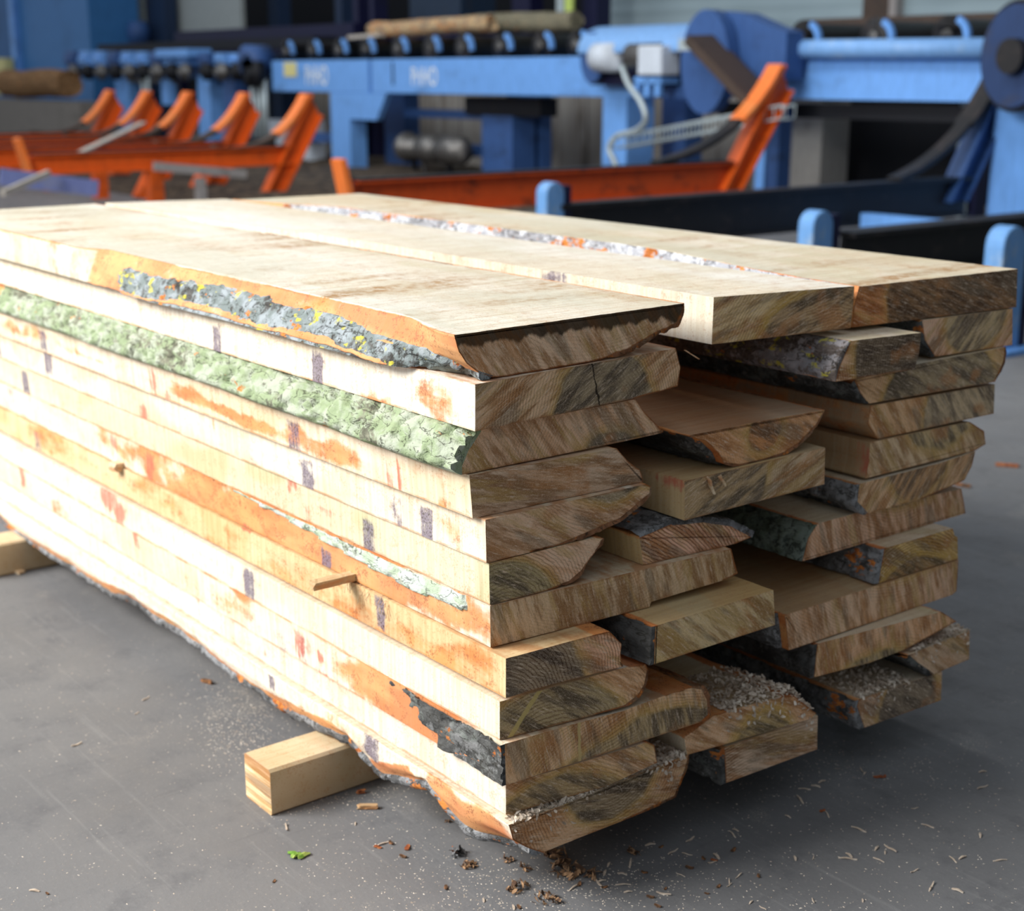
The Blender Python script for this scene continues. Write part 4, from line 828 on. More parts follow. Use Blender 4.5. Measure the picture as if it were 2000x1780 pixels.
def stained_wall():
    n = NT('stained_concrete_wall', .9); a = n.noise((1.1, 1, .35), detail=4, rough=.6); b = n.noise((5, 1, .5), detail=4, rough=.7)
    z = n.sep()[2]
    col = n.mix(n.step(a, .4, .6), (.40, .37, .33), (.30, .27, .235))
    col = n.mix(n.math('MULTIPLY', n.step(b, .52, .68), .75), col, (.10, .075, .055))
    gx = n.math('FRACT', n.math('MULTIPLY', n.sep()[0], 1 / 1.1)); jt = n.math('MAXIMUM', n.step(gx, .0, .03, 1.0, 0.0), n.step(gx, .97, 1.0))
    col = n.mix(n.math('MULTIPLY', jt, .8), col, (.05, .04, .03)); n.bump(b, .3, .01)
    return n.out(col)
def teal_wall():
    n = NT('wall_cladding', .6); x = n.sep()[2]; s = n.math('SINE', n.math('MULTIPLY', x, 28.0)); a = n.noise((.4, 1, .6), detail=3)
    col = n.mix(n.step(a, .35, .65), (.25, .325, .36), (.30, .385, .42)); n.bump(s, .25, .02); return n.out(col)
WALLC, WALLT = stained_wall(), teal_wall()
def struct(name, mb, mat, origin=None):
    o = mb.build(name, mat, origin=origin); o['kind'] = 'structure'; return o
struct('wall_back', MB().bb((-60, 20.0, 0), (14, 20.3, 7)), DARK)  # stands for the opening into the dark hall, its shade put into the colour
# light cladding standing forward at the right of the dark bay
struct('wall_right', MB().bb((-17.6, 15.8, 0), (-11.85, 16.0, 6)).bb((-11.3, 15.8, 0), (6, 16.0, 6)), WALLT)
struct('trim_1', MB().bb((-11.85, 15.6, 0), (-11.42, 15.9, 6)), RUST)
struct('trim_2', MB().bb((-11.42, 15.62, 0), (-11.3, 15.9, 6)), paint_mat('pale_trim', (.34, .31, .30), df=.2))
struct('wall_low', MB().bb((-24, 13.6, 0), (-10.55, 13.9, 1.34)), WALLC)
struct('wall_left', MB().bb((-60, 14.6, 0), (-34.5, 14.9, 7)), paint_mat('blue_cladding', (.045, .15, .36), (.02, .06, .14), .4, .6, 21, (1, 1, 1)))
def Q(px, py, Y=10.8): return Vector(ay(px, py, Y))

# ---- roller conveyors
def letters(txt, px, py, pw, ph, Y, parent):
    cu = bpy.data.curves.new('lettering', 'FONT'); cu.body = txt; cu.extrude = .002; cu.align_x = 'LEFT'
    o = bpy.data.objects.new('tmp', cu); COL.objects.link(o); bpy.context.view_layer.update()
    me = bpy.data.meshes.new_from_object(o.evaluated_get(bpy.context.evaluated_depsgraph_get())); bpy.data.objects.remove(o)
    co = np.zeros(len(me.vertices) * 3); me.vertices.foreach_get('co', co); co = co.reshape(-1, 3)
    a, b = Q(px, py + ph, Y), Q(px + pw, py, Y); mn, mx = co.min(0), co.max(0)
    out = np.zeros_like(co); out[:, 0] = a.x + (co[:, 0] - mn[0]) / (mx[0] - mn[0]) * (b.x - a.x)
    out[:, 2] = a.z + (co[:, 1] - mn[1]) / (mx[1] - mn[1]) * (b.z - a.z); out[:, 1] = Y - co[:, 2]
    out -= np.array(parent.location); me.vertices.foreach_set('co', out.ravel()); me.materials.append(LETT); me.update()
    q = bpy.data.objects.new('lettering', me); COL.objects.link(q); q.parent = parent; q['label'] = 'white condensed lettering'; return q
ZT, ZB = 1.72, 1.235
def roller(parent, x, r=.19, y0=10.86, y1=12.05, z=1.86):
    b = MB().lathe([(0, r * .9), (0, r), (.03, r), (.03, r * .82), (1.1, r * .82)], (x, y0 + .02, z), (0, 1, 0), 20).build('roller', BLACKM, parent)
    MB().lathe([(0, .05), (0, .06), (.05, .06)], (x, y0 - .03, z), (0, 1, 0), 12).build('axle', STEEL, b, origin=tuple(parent.location))
    return b
def bracket(parent, x, y0=10.86, z=1.86, r=.2):
    # curved bearing guard on the right of every roller
    mb = MB(); n = 8; P_ = []
    for i in range(n + 1):
        t = -.1 + 1.3 * i / n; P_.append((x + .02 + math.cos(t) * (r - .02), z - .02 + math.sin(t) * (r - .02)))
    for i in range(n):
        (xa, za), (xb, zb_) = P_[i], P_[i + 1]
        mb.bar((xa, y0, za), (xb, y0, zb_), .06, .05, up=(0, 1, 0))
    return mb.build('bearing_guard', BLUE, parent)
cv1 = empty('roller_conveyor', (-18.6, 10.8, 0), 'blue roller conveyor section with cream plate and white lettering, behind the orange arms', 'conveyor')
x0, x1 = Q(530, 120).x, Q(718, 120).x
MB().bb((x0, 10.8, ZB), (x1, 10.92, ZT)).bb((x0, 12.0, ZB), (x1, 12.1, ZT)).build('side_beam', BLUE, cv1, bevel=.01)
a, b = Q(645, 183), Q(682, 183)
MB().bb((a.x, 10.8, 0), (b.x, 11.1, ZB)).build('leg', BLUE, cv1)
g = Q(755, 183); g2 = Q(735, 235)
MB().prism([(b.x - 1e-3, g2.z), (g2.x, g2.z), (g.x, ZB), (b.x - 1e-3, ZB)], (0, 10.86, 0), (0, 10.80, 0), (0, 0, 1)) if False else None
mbg = MB(); pr = [(b.x, g2.z), (g2.x, g2.z), (g.x, ZB), (b.x, ZB)]
mbg.add([(x, 10.80, z) for x, z in pr] + [(x, 10.9, z) for x, z in pr], [(0, 1, 2, 3), (7, 6, 5, 4), (0, 4, 5, 1), (1, 5, 6, 2), (2, 6, 7, 3), (3, 7, 4, 0)]).build('gusset_plate', BLUE, cv1)
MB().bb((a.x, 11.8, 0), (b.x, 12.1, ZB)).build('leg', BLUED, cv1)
MB().bb((a.x - 1.6, 11.2, .42), (a.x, 11.3, .58)).build('cross_bar', BLUED, cv1)
a, b = Q(554, 122, 10.79), Q(579, 150, 10.79); MB().bb((a.x, 10.785, b.z), (b.x, 10.8, a.z)).build('name_plate', YEL, cv1)
letters('PrIHO', 598, 128, 41, 38, 10.797, cv1)
for px in (552, 603, 655, 708): r_ = roller(cv1, Q(px, 105).x); bracket(cv1, Q(px + 2, 105).x)
cv2 = empty('roller_conveyor', (-14.5, 10.8, 0), 'long blue roller conveyor section carrying the debarked log, ending at the motor hood', 'conveyor')
x0, x1 = Q(725, 120).x, Q(1408, 120).x
MB().bb((x0, 10.8, ZB), (x1, 10.92, ZT)).bb((x0, 12.0, ZB), (x1, 12.1, ZT)).build('side_beam', BLUE, cv2, bevel=.01)
for (pa, pb) in ((1178, 1225),):
    a, b = Q(pa, 190), Q(pb, 190); MB().bb((a.x, 10.8, 0), (b.x, 11.25, ZB)).build('leg', BLUE, cv2)
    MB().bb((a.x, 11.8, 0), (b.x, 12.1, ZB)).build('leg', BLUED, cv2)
letters('PrIHO', 804, 131, 49, 36, 10.797, cv2)
MB().bb((Q(766, 120).x, 10.79, 1.36), (Q(768.5, 120).x, 10.80, 1.68)).build('scratch_mark', DARK, cv2)
for px in (770, 832, 895, 970, 1048, 1118): roller(cv2, Q(px, 100).x); bracket(cv2, Q(px + 3, 100).x)
for (xa, ya, za, xb, yb, zb_) in ((-17.0, 11.3, .88, -14.3, 11.5, 1.0), (-17.0, 11.3, .36, -15.2, 11.5, .52), (-14.9, 11.2, .18, -14.2, 11.6, .95), (-15.3, 11.2, .95, -13.6, 11.5, 1.2), (-14.7, 11.7, 0, -14.2, 11.9, 1.25)):
    MB().bb((xa, ya, za), (xb, yb, zb_)).build('frame_member', BLUED if za < .9 else DARK, cv2)
# hydraulic motor under it
hm = empty('hydraulic_motor', (-16.2, 11.0, .55), 'grey cylindrical motor lying under the blue conveyor', 'motor')
hx = Q(790, 285, 11.0).x; hz = Q(790, 287, 11.0).z
MB().lathe([(0, .10), (0, .2), (.08, .22), (.14, .22), (.14, .16), (.5, .17)], (hx, 11.0, hz), (1, 0, 0), 20).build('flange', STEEL, hm)
MB().lathe([(0, .17), (0, .2), (.35, .2), (.35, .15), (.5, .15), (.5, .2), (.95, .2), (.95, .1)], (hx + .5, 11.0, hz), (1, 0, 0), 20).build('motor_body', STEEL, hm)
MB().tube([(hx + .6, 10.9, hz - .1), (hx + .75, 10.85, hz - .35), (hx + .8, 10.85, hz - .6)], .02, 8).build('hose', BLACKM, hm)
MB().bb((hx + .2, 10.98, 0), (hx + .26, 11.05, hz - .15)).bb((hx + 1.1, 10.98, 0), (hx + 1.16, 11.05, hz - .15)).build('stand', DARK, hm)
# log on the rollers
def log(name, a, b, r, seed, mat, label, flat=1.0):
    a, b = Vector(a), Vector(b); d = (b - a); L = d.length; d.normalize(); u = Vector((0, 0, 1)); s_ = d.cross(u); m_, n_ = 26, 34; V = []
    for i in range(n_ + 1):
        t = i / n_
        for j in range(m_):
            ph = 2 * math.pi * j / m_; rr = r * (.92 + .16 * float(fbm(t * 5, math.cos(ph) * 1.5 + 4, math.sin(ph) * 1.5 + 4, seed, 3)) + .10 * (float(vn(t * 16, ph, 0, seed)) - .5)) * (1 - .10 * t)
            V.append(tuple(d * (L * t + (.03 * math.sin(ph * 3 + seed) if i in (0, n_) else 0)) + s_ * math.cos(ph) * rr + u * math.sin(ph) * rr * flat + u * .06 * r * math.sin(t * 7 + seed)))
    F_ = [(i * m_ + j, i * m_ + (j + 1) % m_, (i + 1) * m_ + (j + 1) % m_, (i + 1) * m_ + j) for i in range(n_) for j in range(m_)] + [tuple(range(m_))[::-1], tuple(range(n_ * m_, n_ * m_ + m_))]
    o = mesh_obj(name, V, F_, mat, loc=a, smooth=np.array([True] * (n_ * m_) + [False, False])); return tag(o, label, 'log')
q1, q2 = Q(735, 72, 11.4), Q(965, 70, 11.4)
log('log', (q1.x, 11.35, 2.165), (q2.x, 11.35, 2.19), .125, 3, LOGB, 'pale debarked log with orange patches lying on the rollers')
q2 = Q(1115, 62, 11.7); q1 = Q(905, 62, 11.7)
log('log', (q1.x, 11.78, 2.20), (q2.x, 11.78, 2.20), .145, 5, bark_mat('log_bark_dark', (.11, .10, .07), (.22, .20, .13), .5, 0, .1, 17.0, (.25, .22, .15)), 'grey-green bark covered log behind the pale one')
q1, q2 = Q(685, 78, 11.1), Q(745, 78, 11.1)
tag(MB().bar((q1.x, 11.1, 2.06), (q2.x, 11.1, 2.08), .12, .05).build('slat', LATHW, origin=(q1.x, 11.1, 2.035)), 'thin pale slat at the left end of the log', 'slat')
# ---- left feeder with chain housings
fd = empty('chain_feeder', (-24.5, 10.8, 0), 'blue feeder with a row of toothed roller housings at the far left', 'conveyor')
xa, xb = Q(130, 120).x, Q(540, 130).x
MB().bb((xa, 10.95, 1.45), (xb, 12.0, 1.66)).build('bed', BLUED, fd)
MB().bb((xa, 11.5, 1.95), (xb, 12.0, 2.12)).build('rear_rail', DARK, fd)
pxs = [133 + i * 27.5 for i in range(9)] + [395, 425, 455, 487]
for i, px in enumerate(pxs):
    x = Q(px, 110).x; wd = (Q(px + 22, 110).x - x)
    zt_ = 1.98 - .012 * i
    h = MB().bb((x, 10.72, 1.66), (x + wd * .86, 11.1, zt_)).bb((x + wd * .1, 10.66, 1.74), (x + wd * .7, 10.74, zt_ - .12)).build('housing', BLUE if i % 3 else BLUED, fd, bevel=.02)
    k = MB().lathe([(0, .10), (0, .15), (.12, .15), (.12, .07), (.2, .07)], (x + wd * .9, 10.75, 1.55), (0, -1, 0), 16).build('roller_end', DARK if i % 2 else STEEL, fd)
MB().bb((Q(322, 110).x, 10.6, 1.80), (Q(385, 110).x, 11.1, 1.95)).build('cover', BLUE, fd, bevel=.02)
e = Q(510, 115); MB().lathe([(0, .2), (0, .26), (.4, .26), (.4, .18)], (e.x, 10.9, 1.72), (0, -1, 0), 22).build('end_drum', BLUED, fd)
e = Q(518, 140); MB().lathe([(0, .20), (0, .23), (.2, .23), (.2, .09), (.24, .09)], (e.x, 10.7, 1.53), (0, -1, 0), 20).build('end_wheel', DARK, fd)
for px, w_, col in ((215, 26, BLUE), (375, 24, BLUE), (425, 22, BLUED), (560, 0, None)):
    if col is None: continue
    p = Q(px, 160); MB().bb((p.x, 10.9, 0), (Q(px + w_, 160).x, 11.3, 1.48)).build('leg', col, fd)
for px in (290, 300, 503, 512, 521, 529):
    p = Q(px, 180); MB().lathe([(0, .035), (1.0, .035)], (p.x, 10.7, .45), (0, 0, 1), 10).build('guide_rod', GALV, fd)
for pa_, pb_ in ((280, 310), (495, 535)): MB().bb((Q(pa_, 180).x, 10.6, .30), (Q(pb_, 180).x, 10.8, .46)).build('rod_base', DARK, fd)
MB().bb((Q(310, 180).x, 10.85, .95), (Q(325, 180).x, 11.0, 1.45)).build('hanger', BLUE, fd)
MB().bb((Q(240, 155).x, 10.9, 1.36), (Q(330, 155).x, 11.0, 1.44)).build('brace', STEEL, fd)
for px in (470,): 
    MB().bb((Q(px, 180).x, 11.3, .1), (Q(px + 80, 180).x, 11.6, .75)).build('side_panel', WHITEM, fd)
# ---- motor hood
md = empty('drive_motor', (-11.4, 10.5, 1.7), 'blue half-round hood over white motors on the conveyor, with a big round end plate', 'motor')
xa, xb = Q(1140, 80, 10.4).x, Q(1345, 80, 10.4).x
zc_ = Q(1150, 95, 10.4).z
mb = MB(); n = 14; Rr = .32; th = .03; P_ = [(math.cos(t), math.sin(t)) for t in [math.pi * (.02 + .62 * i / n) for i in range(n + 1)]]
P2 = [(10.72 - c * .42, zc_ - .04 + s_ * .30) for c, s_ in P_][::-1]
for i in range(n):
    (ya, za), (yb, zb_) = P2[i], P2[i + 1]
    mb.add([(xa, ya, za), (xb, ya, za), (xb, yb, zb_), (xa, yb, zb_), (xa, ya, za - th), (xb, ya, za - th), (xb, yb, zb_ - th), (xa, yb, zb_ - th)], [(0, 1, 2, 3), (7, 6, 5, 4), (0, 4, 5, 1), (1, 5, 6, 2), (2, 6, 7, 3), (3, 7, 4, 0)])
mb.build('hood', paint_mat('hood_paint', (.20, .40, .74), (.26, .22, .19), .6, .5, 31, (1.2, 1.2, 3)), md)
def disc(cx, cz, rx, rz, y0, y1, name, mat, parent, cut=None, n=40):
    pts = []
    for i in range(n):
        t = 2 * math.pi * i / n; x, z = math.cos(t) * rx, math.sin(t) * rz
        if cut is not None and z > cut: z = cut
        pts.append((cx + x, cz + z))
    mb = MB(); N_ = len(pts)
    mb.add([(x, y0, z) for x, z in pts] + [(x, y1, z) for x, z in pts], [tuple(range(N_)), tuple(range(N_, 2 * N_))[::-1]] + [(i, N_ + i, N_ + (i + 1) % N_, (i + 1) % N_) for i in range(N_)])
    return mb.build(name, mat, parent)
disc(xa + .12, zc_ - .10, .20, .30, 10.42, 10.46, 'end_cap', BLUED, md)
# shallow tray under the hood
MB().bb((xa - .05, 10.55, zc_ - .42), (xb, 10.78, zc_ + .02)).build('tray', NAVY, md)
q = Q(1195, 112, 10.36); MB().lathe([(0, .12), (0, .17), (.34, .17), (.34, .12)], (q.x - .25, 10.36, q.z), (1, 0, 0), 20).build('small_motor', WHITEM, md)
q = Q(1285, 120, 10.3); MB().lathe([(0, .10), (0, .15), (.55, .15), (.55, .1)], (q.x - .5, 10.36, q.z + .06), (1, 0, 0), 20).build('gear_motor', STEEL, md)
MB().bb((q.x - .19, 10.16, q.z - .15), (q.x + .20, 10.45, q.z + .17)).build('terminal_box', WHITEM, md, bevel=.02)
mb = MB().bb((q.x - .30, 10.22, q.z - .24), (q.x + .14, 10.5, q.z - .17))
for k in range(3): mb.bb((q.x - .30 + k * .17, 10.22, q.z - .38), (q.x - .23 + k * .17, 10.28, q.z - .22))
mb.build('foot_bracket', BLUE, md)
MB().bb((xa + 1.0, 10.55, 1.24), (xb + .2, 10.8, 1.55)).build('base_plate', BLUED, md)
c = Q(1378, 118, 10.3)
disc(c.x, c.z - .02, .36, .55, 10.28, 10.44, 'round_plate', BLUED, md)
mbf = MB(); fp = [(c.x, 1.45), (c.x + 1.0, 1.45), (c.x + 1.0, 1.93), (c.x + .75, 2.0), (c.x + .35, 2.14), (c.x, 2.17)]; mbf.add([(x_, 10.46, z_) for x_, z_ in fp] + [(x_, 10.72, z_) for x_, z_ in fp], [tuple(range(6)), tuple(range(6, 12))[::-1]] + [(i, 6 + i, 6 + (i + 1) % 6, (i + 1) % 6) for i in range(6)]).build('rear_fairing', BLUED, md)
mb = MB().prism([(-.05, -.22), (.05, -.22), (.05, .22), (-.05, .22)], (c.x + .10, 10.1, c.z + .22), (c.x + .95, 10.15, c.z - .42), (0, 1, 0)); mb.build('chute', RUST, md)
MB().bb((c.x - .12, 10.0, c.z + .10), (c.x + .16, 10.24, c.z + .22)).build('arm', GALV, md)
h0 = Q(1215, 130, 10.3); pts = [h0, Q(1228, 165, 10.2), Q(1252, 200, 10.1), Q(1261, 235, 10.1), Q(1240, 256, 10.2), Q(1205, 266, 10.3), Q(1190, 290, 10.3), Q(1200, 315, 10.3), Q(1210, 345, 10.3)]
cu = []
for i in range(len(pts) - 1):
    p0, p1, p2, p3_ = pts[max(0, i - 1)], pts[i], pts[i + 1], pts[min(len(pts) - 1, i + 2)]
    for k in range(5):
        t = k / 5; cu.append(.5 * ((2 * p1) + (p2 - p0) * t + (2 * p0 - 5 * p1 + 4 * p2 - p3_) * t * t + (3 * p1 - p0 - 3 * p2 + p3_) * t ** 3))
cu.append(pts[-1])
tag(MB().tube(cu, .035, 10).build('cable', GALV, origin=tuple(h0)), 'grey flexible cable hanging from the white motor down past the conveyor leg', 'cable')
# wire basket cable tray
ta, tb = Q(1200, 268, 10.1), Q(1530, 205, 10.1); mb = MB()
for off in (0, .13):
    for yy in (0, .18): mb.tube([ta + Vector((0, yy, -off)), tb + Vector((0, yy, -off))], .010, 6)
for i in range(22):
    p = ta.lerp(tb, i / 21); mb.tube([p, p + Vector((0, 0, -.13)), p + Vector((0, .18, -.13)), p + Vector((0, .18, 0))], .007, 5)
tag(mb.build('cable_tray', GALV, origin=tuple(ta)), 'sloping wire basket cable tray between conveyor leg and orange bracket', 'cable tray')
# ---- right trough conveyor
rc = empty('trough_conveyor', (-8.2, 10.8, 0), 'blue trough conveyor with a pipe rim and rollers behind, at the upper right', 'conveyor')
xa, xb = Q(1415, 95).x, Q(1962, 95).x
MB().tube([(xa, 10.74, 1.77), (xb, 10.74, 1.74)], .095, 16).build('pipe_rim', paint_mat('rim_paint', (.22, .44, .82), (.5, .6, .65), .4, .4, 41, (5, 5, 5)), rc)
mb = MB(); za, zb_ = 1.66, 1.25
mb.add([(xa, 10.86, za), (xb - .05, 10.86, za), (xb - .35, 10.80, zb_), (xa, 10.80, zb_), (xa, 10.95, za), (xb - .05, 10.95, za), (xb - .35, 10.88, zb_), (xa, 10.88, zb_)], [(3, 2, 1, 0), (4, 5, 6, 7), (0, 1, 5, 4), (2, 3, 7, 6), (1, 2, 6, 5), (3, 0, 4, 7)]).build('side_panel', BLUE, rc)
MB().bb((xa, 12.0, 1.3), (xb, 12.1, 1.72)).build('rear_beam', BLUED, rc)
MB().bb((xa, 12.1, 1.9), (xb, 12.3, 2.12)).build('rear_rail', RUST, rc)
for px in (1548, 1688, 1832): roller(rc, Q(px, 80).x, .2, 10.95, 12.0, 1.87); bracket(rc, Q(px + 4, 80).x, 10.95, 1.87, .2)
MB().bb((xa - .2, 10.95, 1.05), (xb - .4, 11.1, 1.2)).build('lower_beam', DARK, rc)
for (pa, pb, col) in ((1490, 1508, BLUE), (1515, 1535, BLUED)):
    MB().bb((Q(pa, 250).x, 10.7, 0), (Q(pb, 250).x, 10.9, 1.24)).build('leg', col, rc)
# post wall pieces seen beneath
tag(MB().bb((Q(1540, 250, 12.5).x, 12.5, 0), (Q(1606, 250, 12.5).x, 13.0, 1.4)).build('concrete_pillar', paint_mat('pale_concrete', (.38, .36, .33), (.2, .18, .16), .5, .9, 43), origin=(Q(1540, 250, 12.5).x, 12.5, 0)), 'pale concrete pillar beneath the trough conveyor', 'pillar')
tag(MB().bb((Q(1625, 250, 13.2).x, 13.3, 0), (Q(1880, 250, 13.2).x, 14.4, 1.9)).build('dark_interior_box', DARK, origin=(Q(1625, 250, 13.2).x, 13.0, 0)), 'black box standing in for the dark interior under the trough conveyor', 'cabinet')  # added box, the shade under the trough put into its black colour
mb = MB().bb((Q(1868, 300, 12.2).x, 12.2, 0), (Q(1885, 300, 12.2).x, 12.3, 1.3)); tag(mb.build('steel_post', GALV, origin=(Q(1868, 300, 12.2).x, 12.2, 0)), 'thin pale steel post near the blue machine body', 'post')
tag(MB().bb((Q(1888, 300, 12.4).x, 12.4, 0), (Q(1912, 300, 12.4).x, 12.6, .95)).build('drum', NAVY, origin=(Q(1888, 300, 12.4).x, 12.4, 0)), 'dark blue box behind the slanting bracket at the right', 'box')
# blue machine body + pulley
bm = empty('blue_machine', (-5.3, 10.5, 0), 'big blue machine body at the right edge with a black pulley above', 'machine')
q = Q(1938, 250, 10.5); MB().bb((q.x, 10.5, 0), (q.x + 2.6, 11.6, 1.40)).build('body', BLUE, bm, bevel=.03)
c = Q(2003, 110, 10.3); disc(c.x, c.z, .36, .48, 10.16, 10.36, 'pulley_guard', DARK, bm); disc(c.x, c.z, .33, .44, 10.12, 10.16, 'pulley', paint_mat('pulley_paint', (.022, .05, .14), df=.5, seed=61), bm); disc(c.x + .03, c.z, .13, .15, 10.0, 10.12, 'hub', BLACKM, bm)
MB().bb((c.x + .05, 10.36, 1.38), (c.x + 1.4, 10.9, 1.95)).build('bearing_block', BLUED, bm)

# ---- log loader arms
def arm(x, near, far_top, tip, base, bh, mats, label, group=None, legs=(), stub=True, guard=True, dark_top=True):
    """beam along Y with a slanting bracket at its far end; all given as pixels on the plane x = const"""
    pn, pf, pt, pb = [Vector(ax(*q_, x)) for q_ in (near, far_top, tip, base)]
    o = empty('loader_arm', (x, pn.y, 0), label, 'loader arm', group)
    z = (pn.z + pf.z) / 2; h = bh
    MB().ibeam((x, pn.y, z - h / 2), (x, pf.y + .05, z - h / 2), .16, h, .022).build('beam', mats[0], o)
    if dark_top: MB().bb((x - .085, pn.y, z + .001), (x + .085, pf.y, z + .014)).build('wear_strip', BLACKM, o)
    dz = (pt - pb).normalized(); s_ = Vector((0, -dz.z, dz.y))
    mid = pb
    bm_ = MB(); prof = [(pb.y - .02, pb.z), (pb.y + .22, pb.z), (pt.y + .16, pt.z - .25), (pt.y + .03, pt.z)]
    bm_.add([(x - .012, y_, z_) for y_, z_ in prof] + [(x + .012, y_, z_) for y_, z_ in prof], [(0, 1, 2, 3), (7, 6, 5, 4), (0, 4, 5, 1), (1, 5, 6, 2), (2, 6, 7, 3), (3, 7, 4, 0)])
    bm_.bar((x, prof[0][0], prof[0][1]), (x, prof[3][0], prof[3][1]), .18, .025, up=(0, -1, 0)); bm_.bar((x, prof[1][0], prof[1][1]), (x, prof[2][0], prof[2][1]), .18, .025, up=(0, 1, 0))
    bm_.build('bracket', mats[1], o)
    # curved skid from beam to tip
    if guard:
        P0 = Vector((x, pf.y - 1.0, z + .02)); P1 = pb.lerp(pt, .36) + Vector((0, -.06, 0)); P2 = pt + Vector((0, -.03, 0)); pts = []
        for i in range(13):
            t = i / 12; pts.append(P0 * (1 - t) ** 2 + P1 * 2 * t * (1 - t) + P2 * t * t)
        mb = MB(); mb2 = MB()
        for i in range(12): (mb if i < 7 else mb2).bar(pts[i], pts[i + 1], .20 if i > 6 else .15, .05, up=(0, -.5, 1))
        mb.build('skid', mats[3] if len(mats) > 3 else mats[2], o); mb2.build('skid_cap', mats[2], o)
    if stub: MB().bar((x, pn.y - .04, z - h), (x, pn.y - .14, z + .18), .17, .05, up=(0, 1, 0)).build('stop', mats[2] if mats[2] is not BLACKM else mats[1], o)
    for ly in legs: MB().bar((x, ly, 0), (x, ly, z - h), .16, .16, up=(0, 1, 0)).build('leg', mats[1], o)
    return o, z
def copy_tree(o, parent=None):
    c = o.copy(); COL.objects.link(c)
    if parent: c.parent = parent; c.matrix_parent_inverse = o.matrix_parent_inverse
    for ch in o.children: copy_tree(ch, c)
    return c
LA, zarm = arm(-14.2, (60, 305), (560, 283), (600, 185), (518, 380), .22, (ORNG, ORNG, ORNGL, RUST), 'nearest of the five orange loader arms at the left, thin pale lath across it', 'orange loader arms at the left', legs=(3.4, 5.9))
mbx = MB(); 
for k, (dx_, lb) in enumerate(((-1.6, 'second nearest of the five orange loader arms at the left'), (-3.25, 'middle one of the five orange loader arms at the left'), (-4.6, 'fourth orange loader arm at the left, counted from the nearest'), (-5.95, 'farthest orange loader arm at the left, beside the concrete block'))):
    c_ = copy_tree(LA); c_.location.x += dx_; c_['label'] = lb
arm(-8.6, (690, 345), (1420, 322), (1520, 128), (1408, 372), .30, (ORNGD, ORNG, ORNGL, BLACKM), 'single orange loader arm in the middle with dirty beam and black scuffs', legs=(6.2, 9.2))
arm(-6.2, (1085, 405), (1880, 345), (1960, 118), (1845, 395), .34, (BLACKM, BLUED, BLACKM), 'black greasy loader arm with dark blue slanting bracket at the right', legs=(9.6,), stub=False)
for (x, hp, w_, lb) in ((-6.2, (1075, 355), .17, 'blue rounded stop post at the near end of the middle black beam'), (-3.95, (1595, 410), .19, 'blue rounded stop post left of the front black beam'), (-2.72, (1968, 440), .22, 'chipped blue and white rounded post at the right edge behind the pile')):
    p = Vector(ax(*hp, x)); o = empty('stop_post', (x, p.y, 0), lb, 'post'); mb = MB(); n_ = 10
    prof = [(-w_ / 2, 0), (w_ / 2, 0), (w_ / 2, p.z - w_ / 2)] + [(math.cos(t) * w_ / 2, p.z - w_ / 2 + math.sin(t) * w_ / 2) for t in [math.pi * i / n_ for i in range(1, n_)]] + [(-w_ / 2, p.z - w_ / 2)]
    N_ = len(prof); mb.add([(x + .06, p.y + a_, b_) for a_, b_ in prof] + [(x - .06, p.y + a_, b_) for a_, b_ in prof], [tuple(range(N_)), tuple(range(N_, 2 * N_))[::-1]] + [(i, N_ + i, N_ + (i + 1) % N_, (i + 1) % N_) for i in range(N_)])
    mb.build('head', CYAN, o, bevel=.01)
    MB().bb((x - .10, p.y + w_ / 2 + .002, 0), (x + .06, p.y + w_ / 2 + .06, p.z - .03)).build('backing', NAVY, o)
    MB().bb((x - .14, p.y - .14, 0), (x + .14, p.y + .2, .03)).build('foot', BLUE, o)
# front black beams going right
for (x, y0, y1, z, lb) in ((-3.95, 5.75, 10.3, .56, 'long black beam behind the right of the pile, starting at a blue post'), (-2.72, 5.78, 10.3, .52, 'black beam leaving the frame at the far right')):
    o = empty('steel_beam', (x, y0, 0), lb, 'beam'); MB().ibeam((x, y0, z - .16), (x, y1, z - .16), .20, .32, .03).build('beam', BLACKM, o)
    for yy in (y0 + .5, y1 - .6): MB().bb((x - .1, yy, 0), (x + .1, yy + .2, z - .32)).build('leg', BLUED, o)
# low blue frame behind the beams
q1, q2 = Q(1700, 405, 8.6), Q(1945, 425, 8.6)
tag(MB().bb((q1.x - .1, 8.6, .18), (q2.x + .1, 8.7, .36)).bb((q1.x - .1, 8.6, 0), (q1.x + .02, 8.7, .18)).bb((q2.x, 8.6, 0), (q2.x + .1, 8.7, .18)).build('low_frame', BLUE, origin=(q1.x, 8.6, 0)), 'low light blue frame rail between the black beams', 'frame')
# laths and boards lying about the orange arms
def stick(name, a, b, w_, h, mat, label, cat):
    a, b = Vector(a), Vector(b)
    return tag(MB().bar(Vector((0, 0, 0)), b - a, w_, h).build(name, mat), label, cat), a
for (pa, pb, xa_, w_, h, mat, lb, cat) in (((158, 298), (280, 240), (-15.0, -17.8), .09, .03, LATHW, 'thin pale lath lying slanted across the orange arms', 'lath'),
        ((0, 345), (190, 368), (-13.2, -13.2), .05, .17, BLUB, 'board with blue film face leaning under the orange arms', 'board'),
        ((5, 378), (95, 338), (-12.6, -13.0), .05, .06, LATHW, 'short grey lath leaning by the blue filmed board', 'lath'),
        ((300, 325), (480, 340), (-14.0, -14.0), .05, .10, GREYB, 'grey weathered board lying below the nearest orange arm', 'board')):
    a = Vector(ax(*pa, xa_[0])); b = Vector(ax(*pb, xa_[1])); o, loc = stick('loose_board' if cat == 'board' else 'loose_lath', a, b, w_, h, mat, lb, cat); o.location = loc
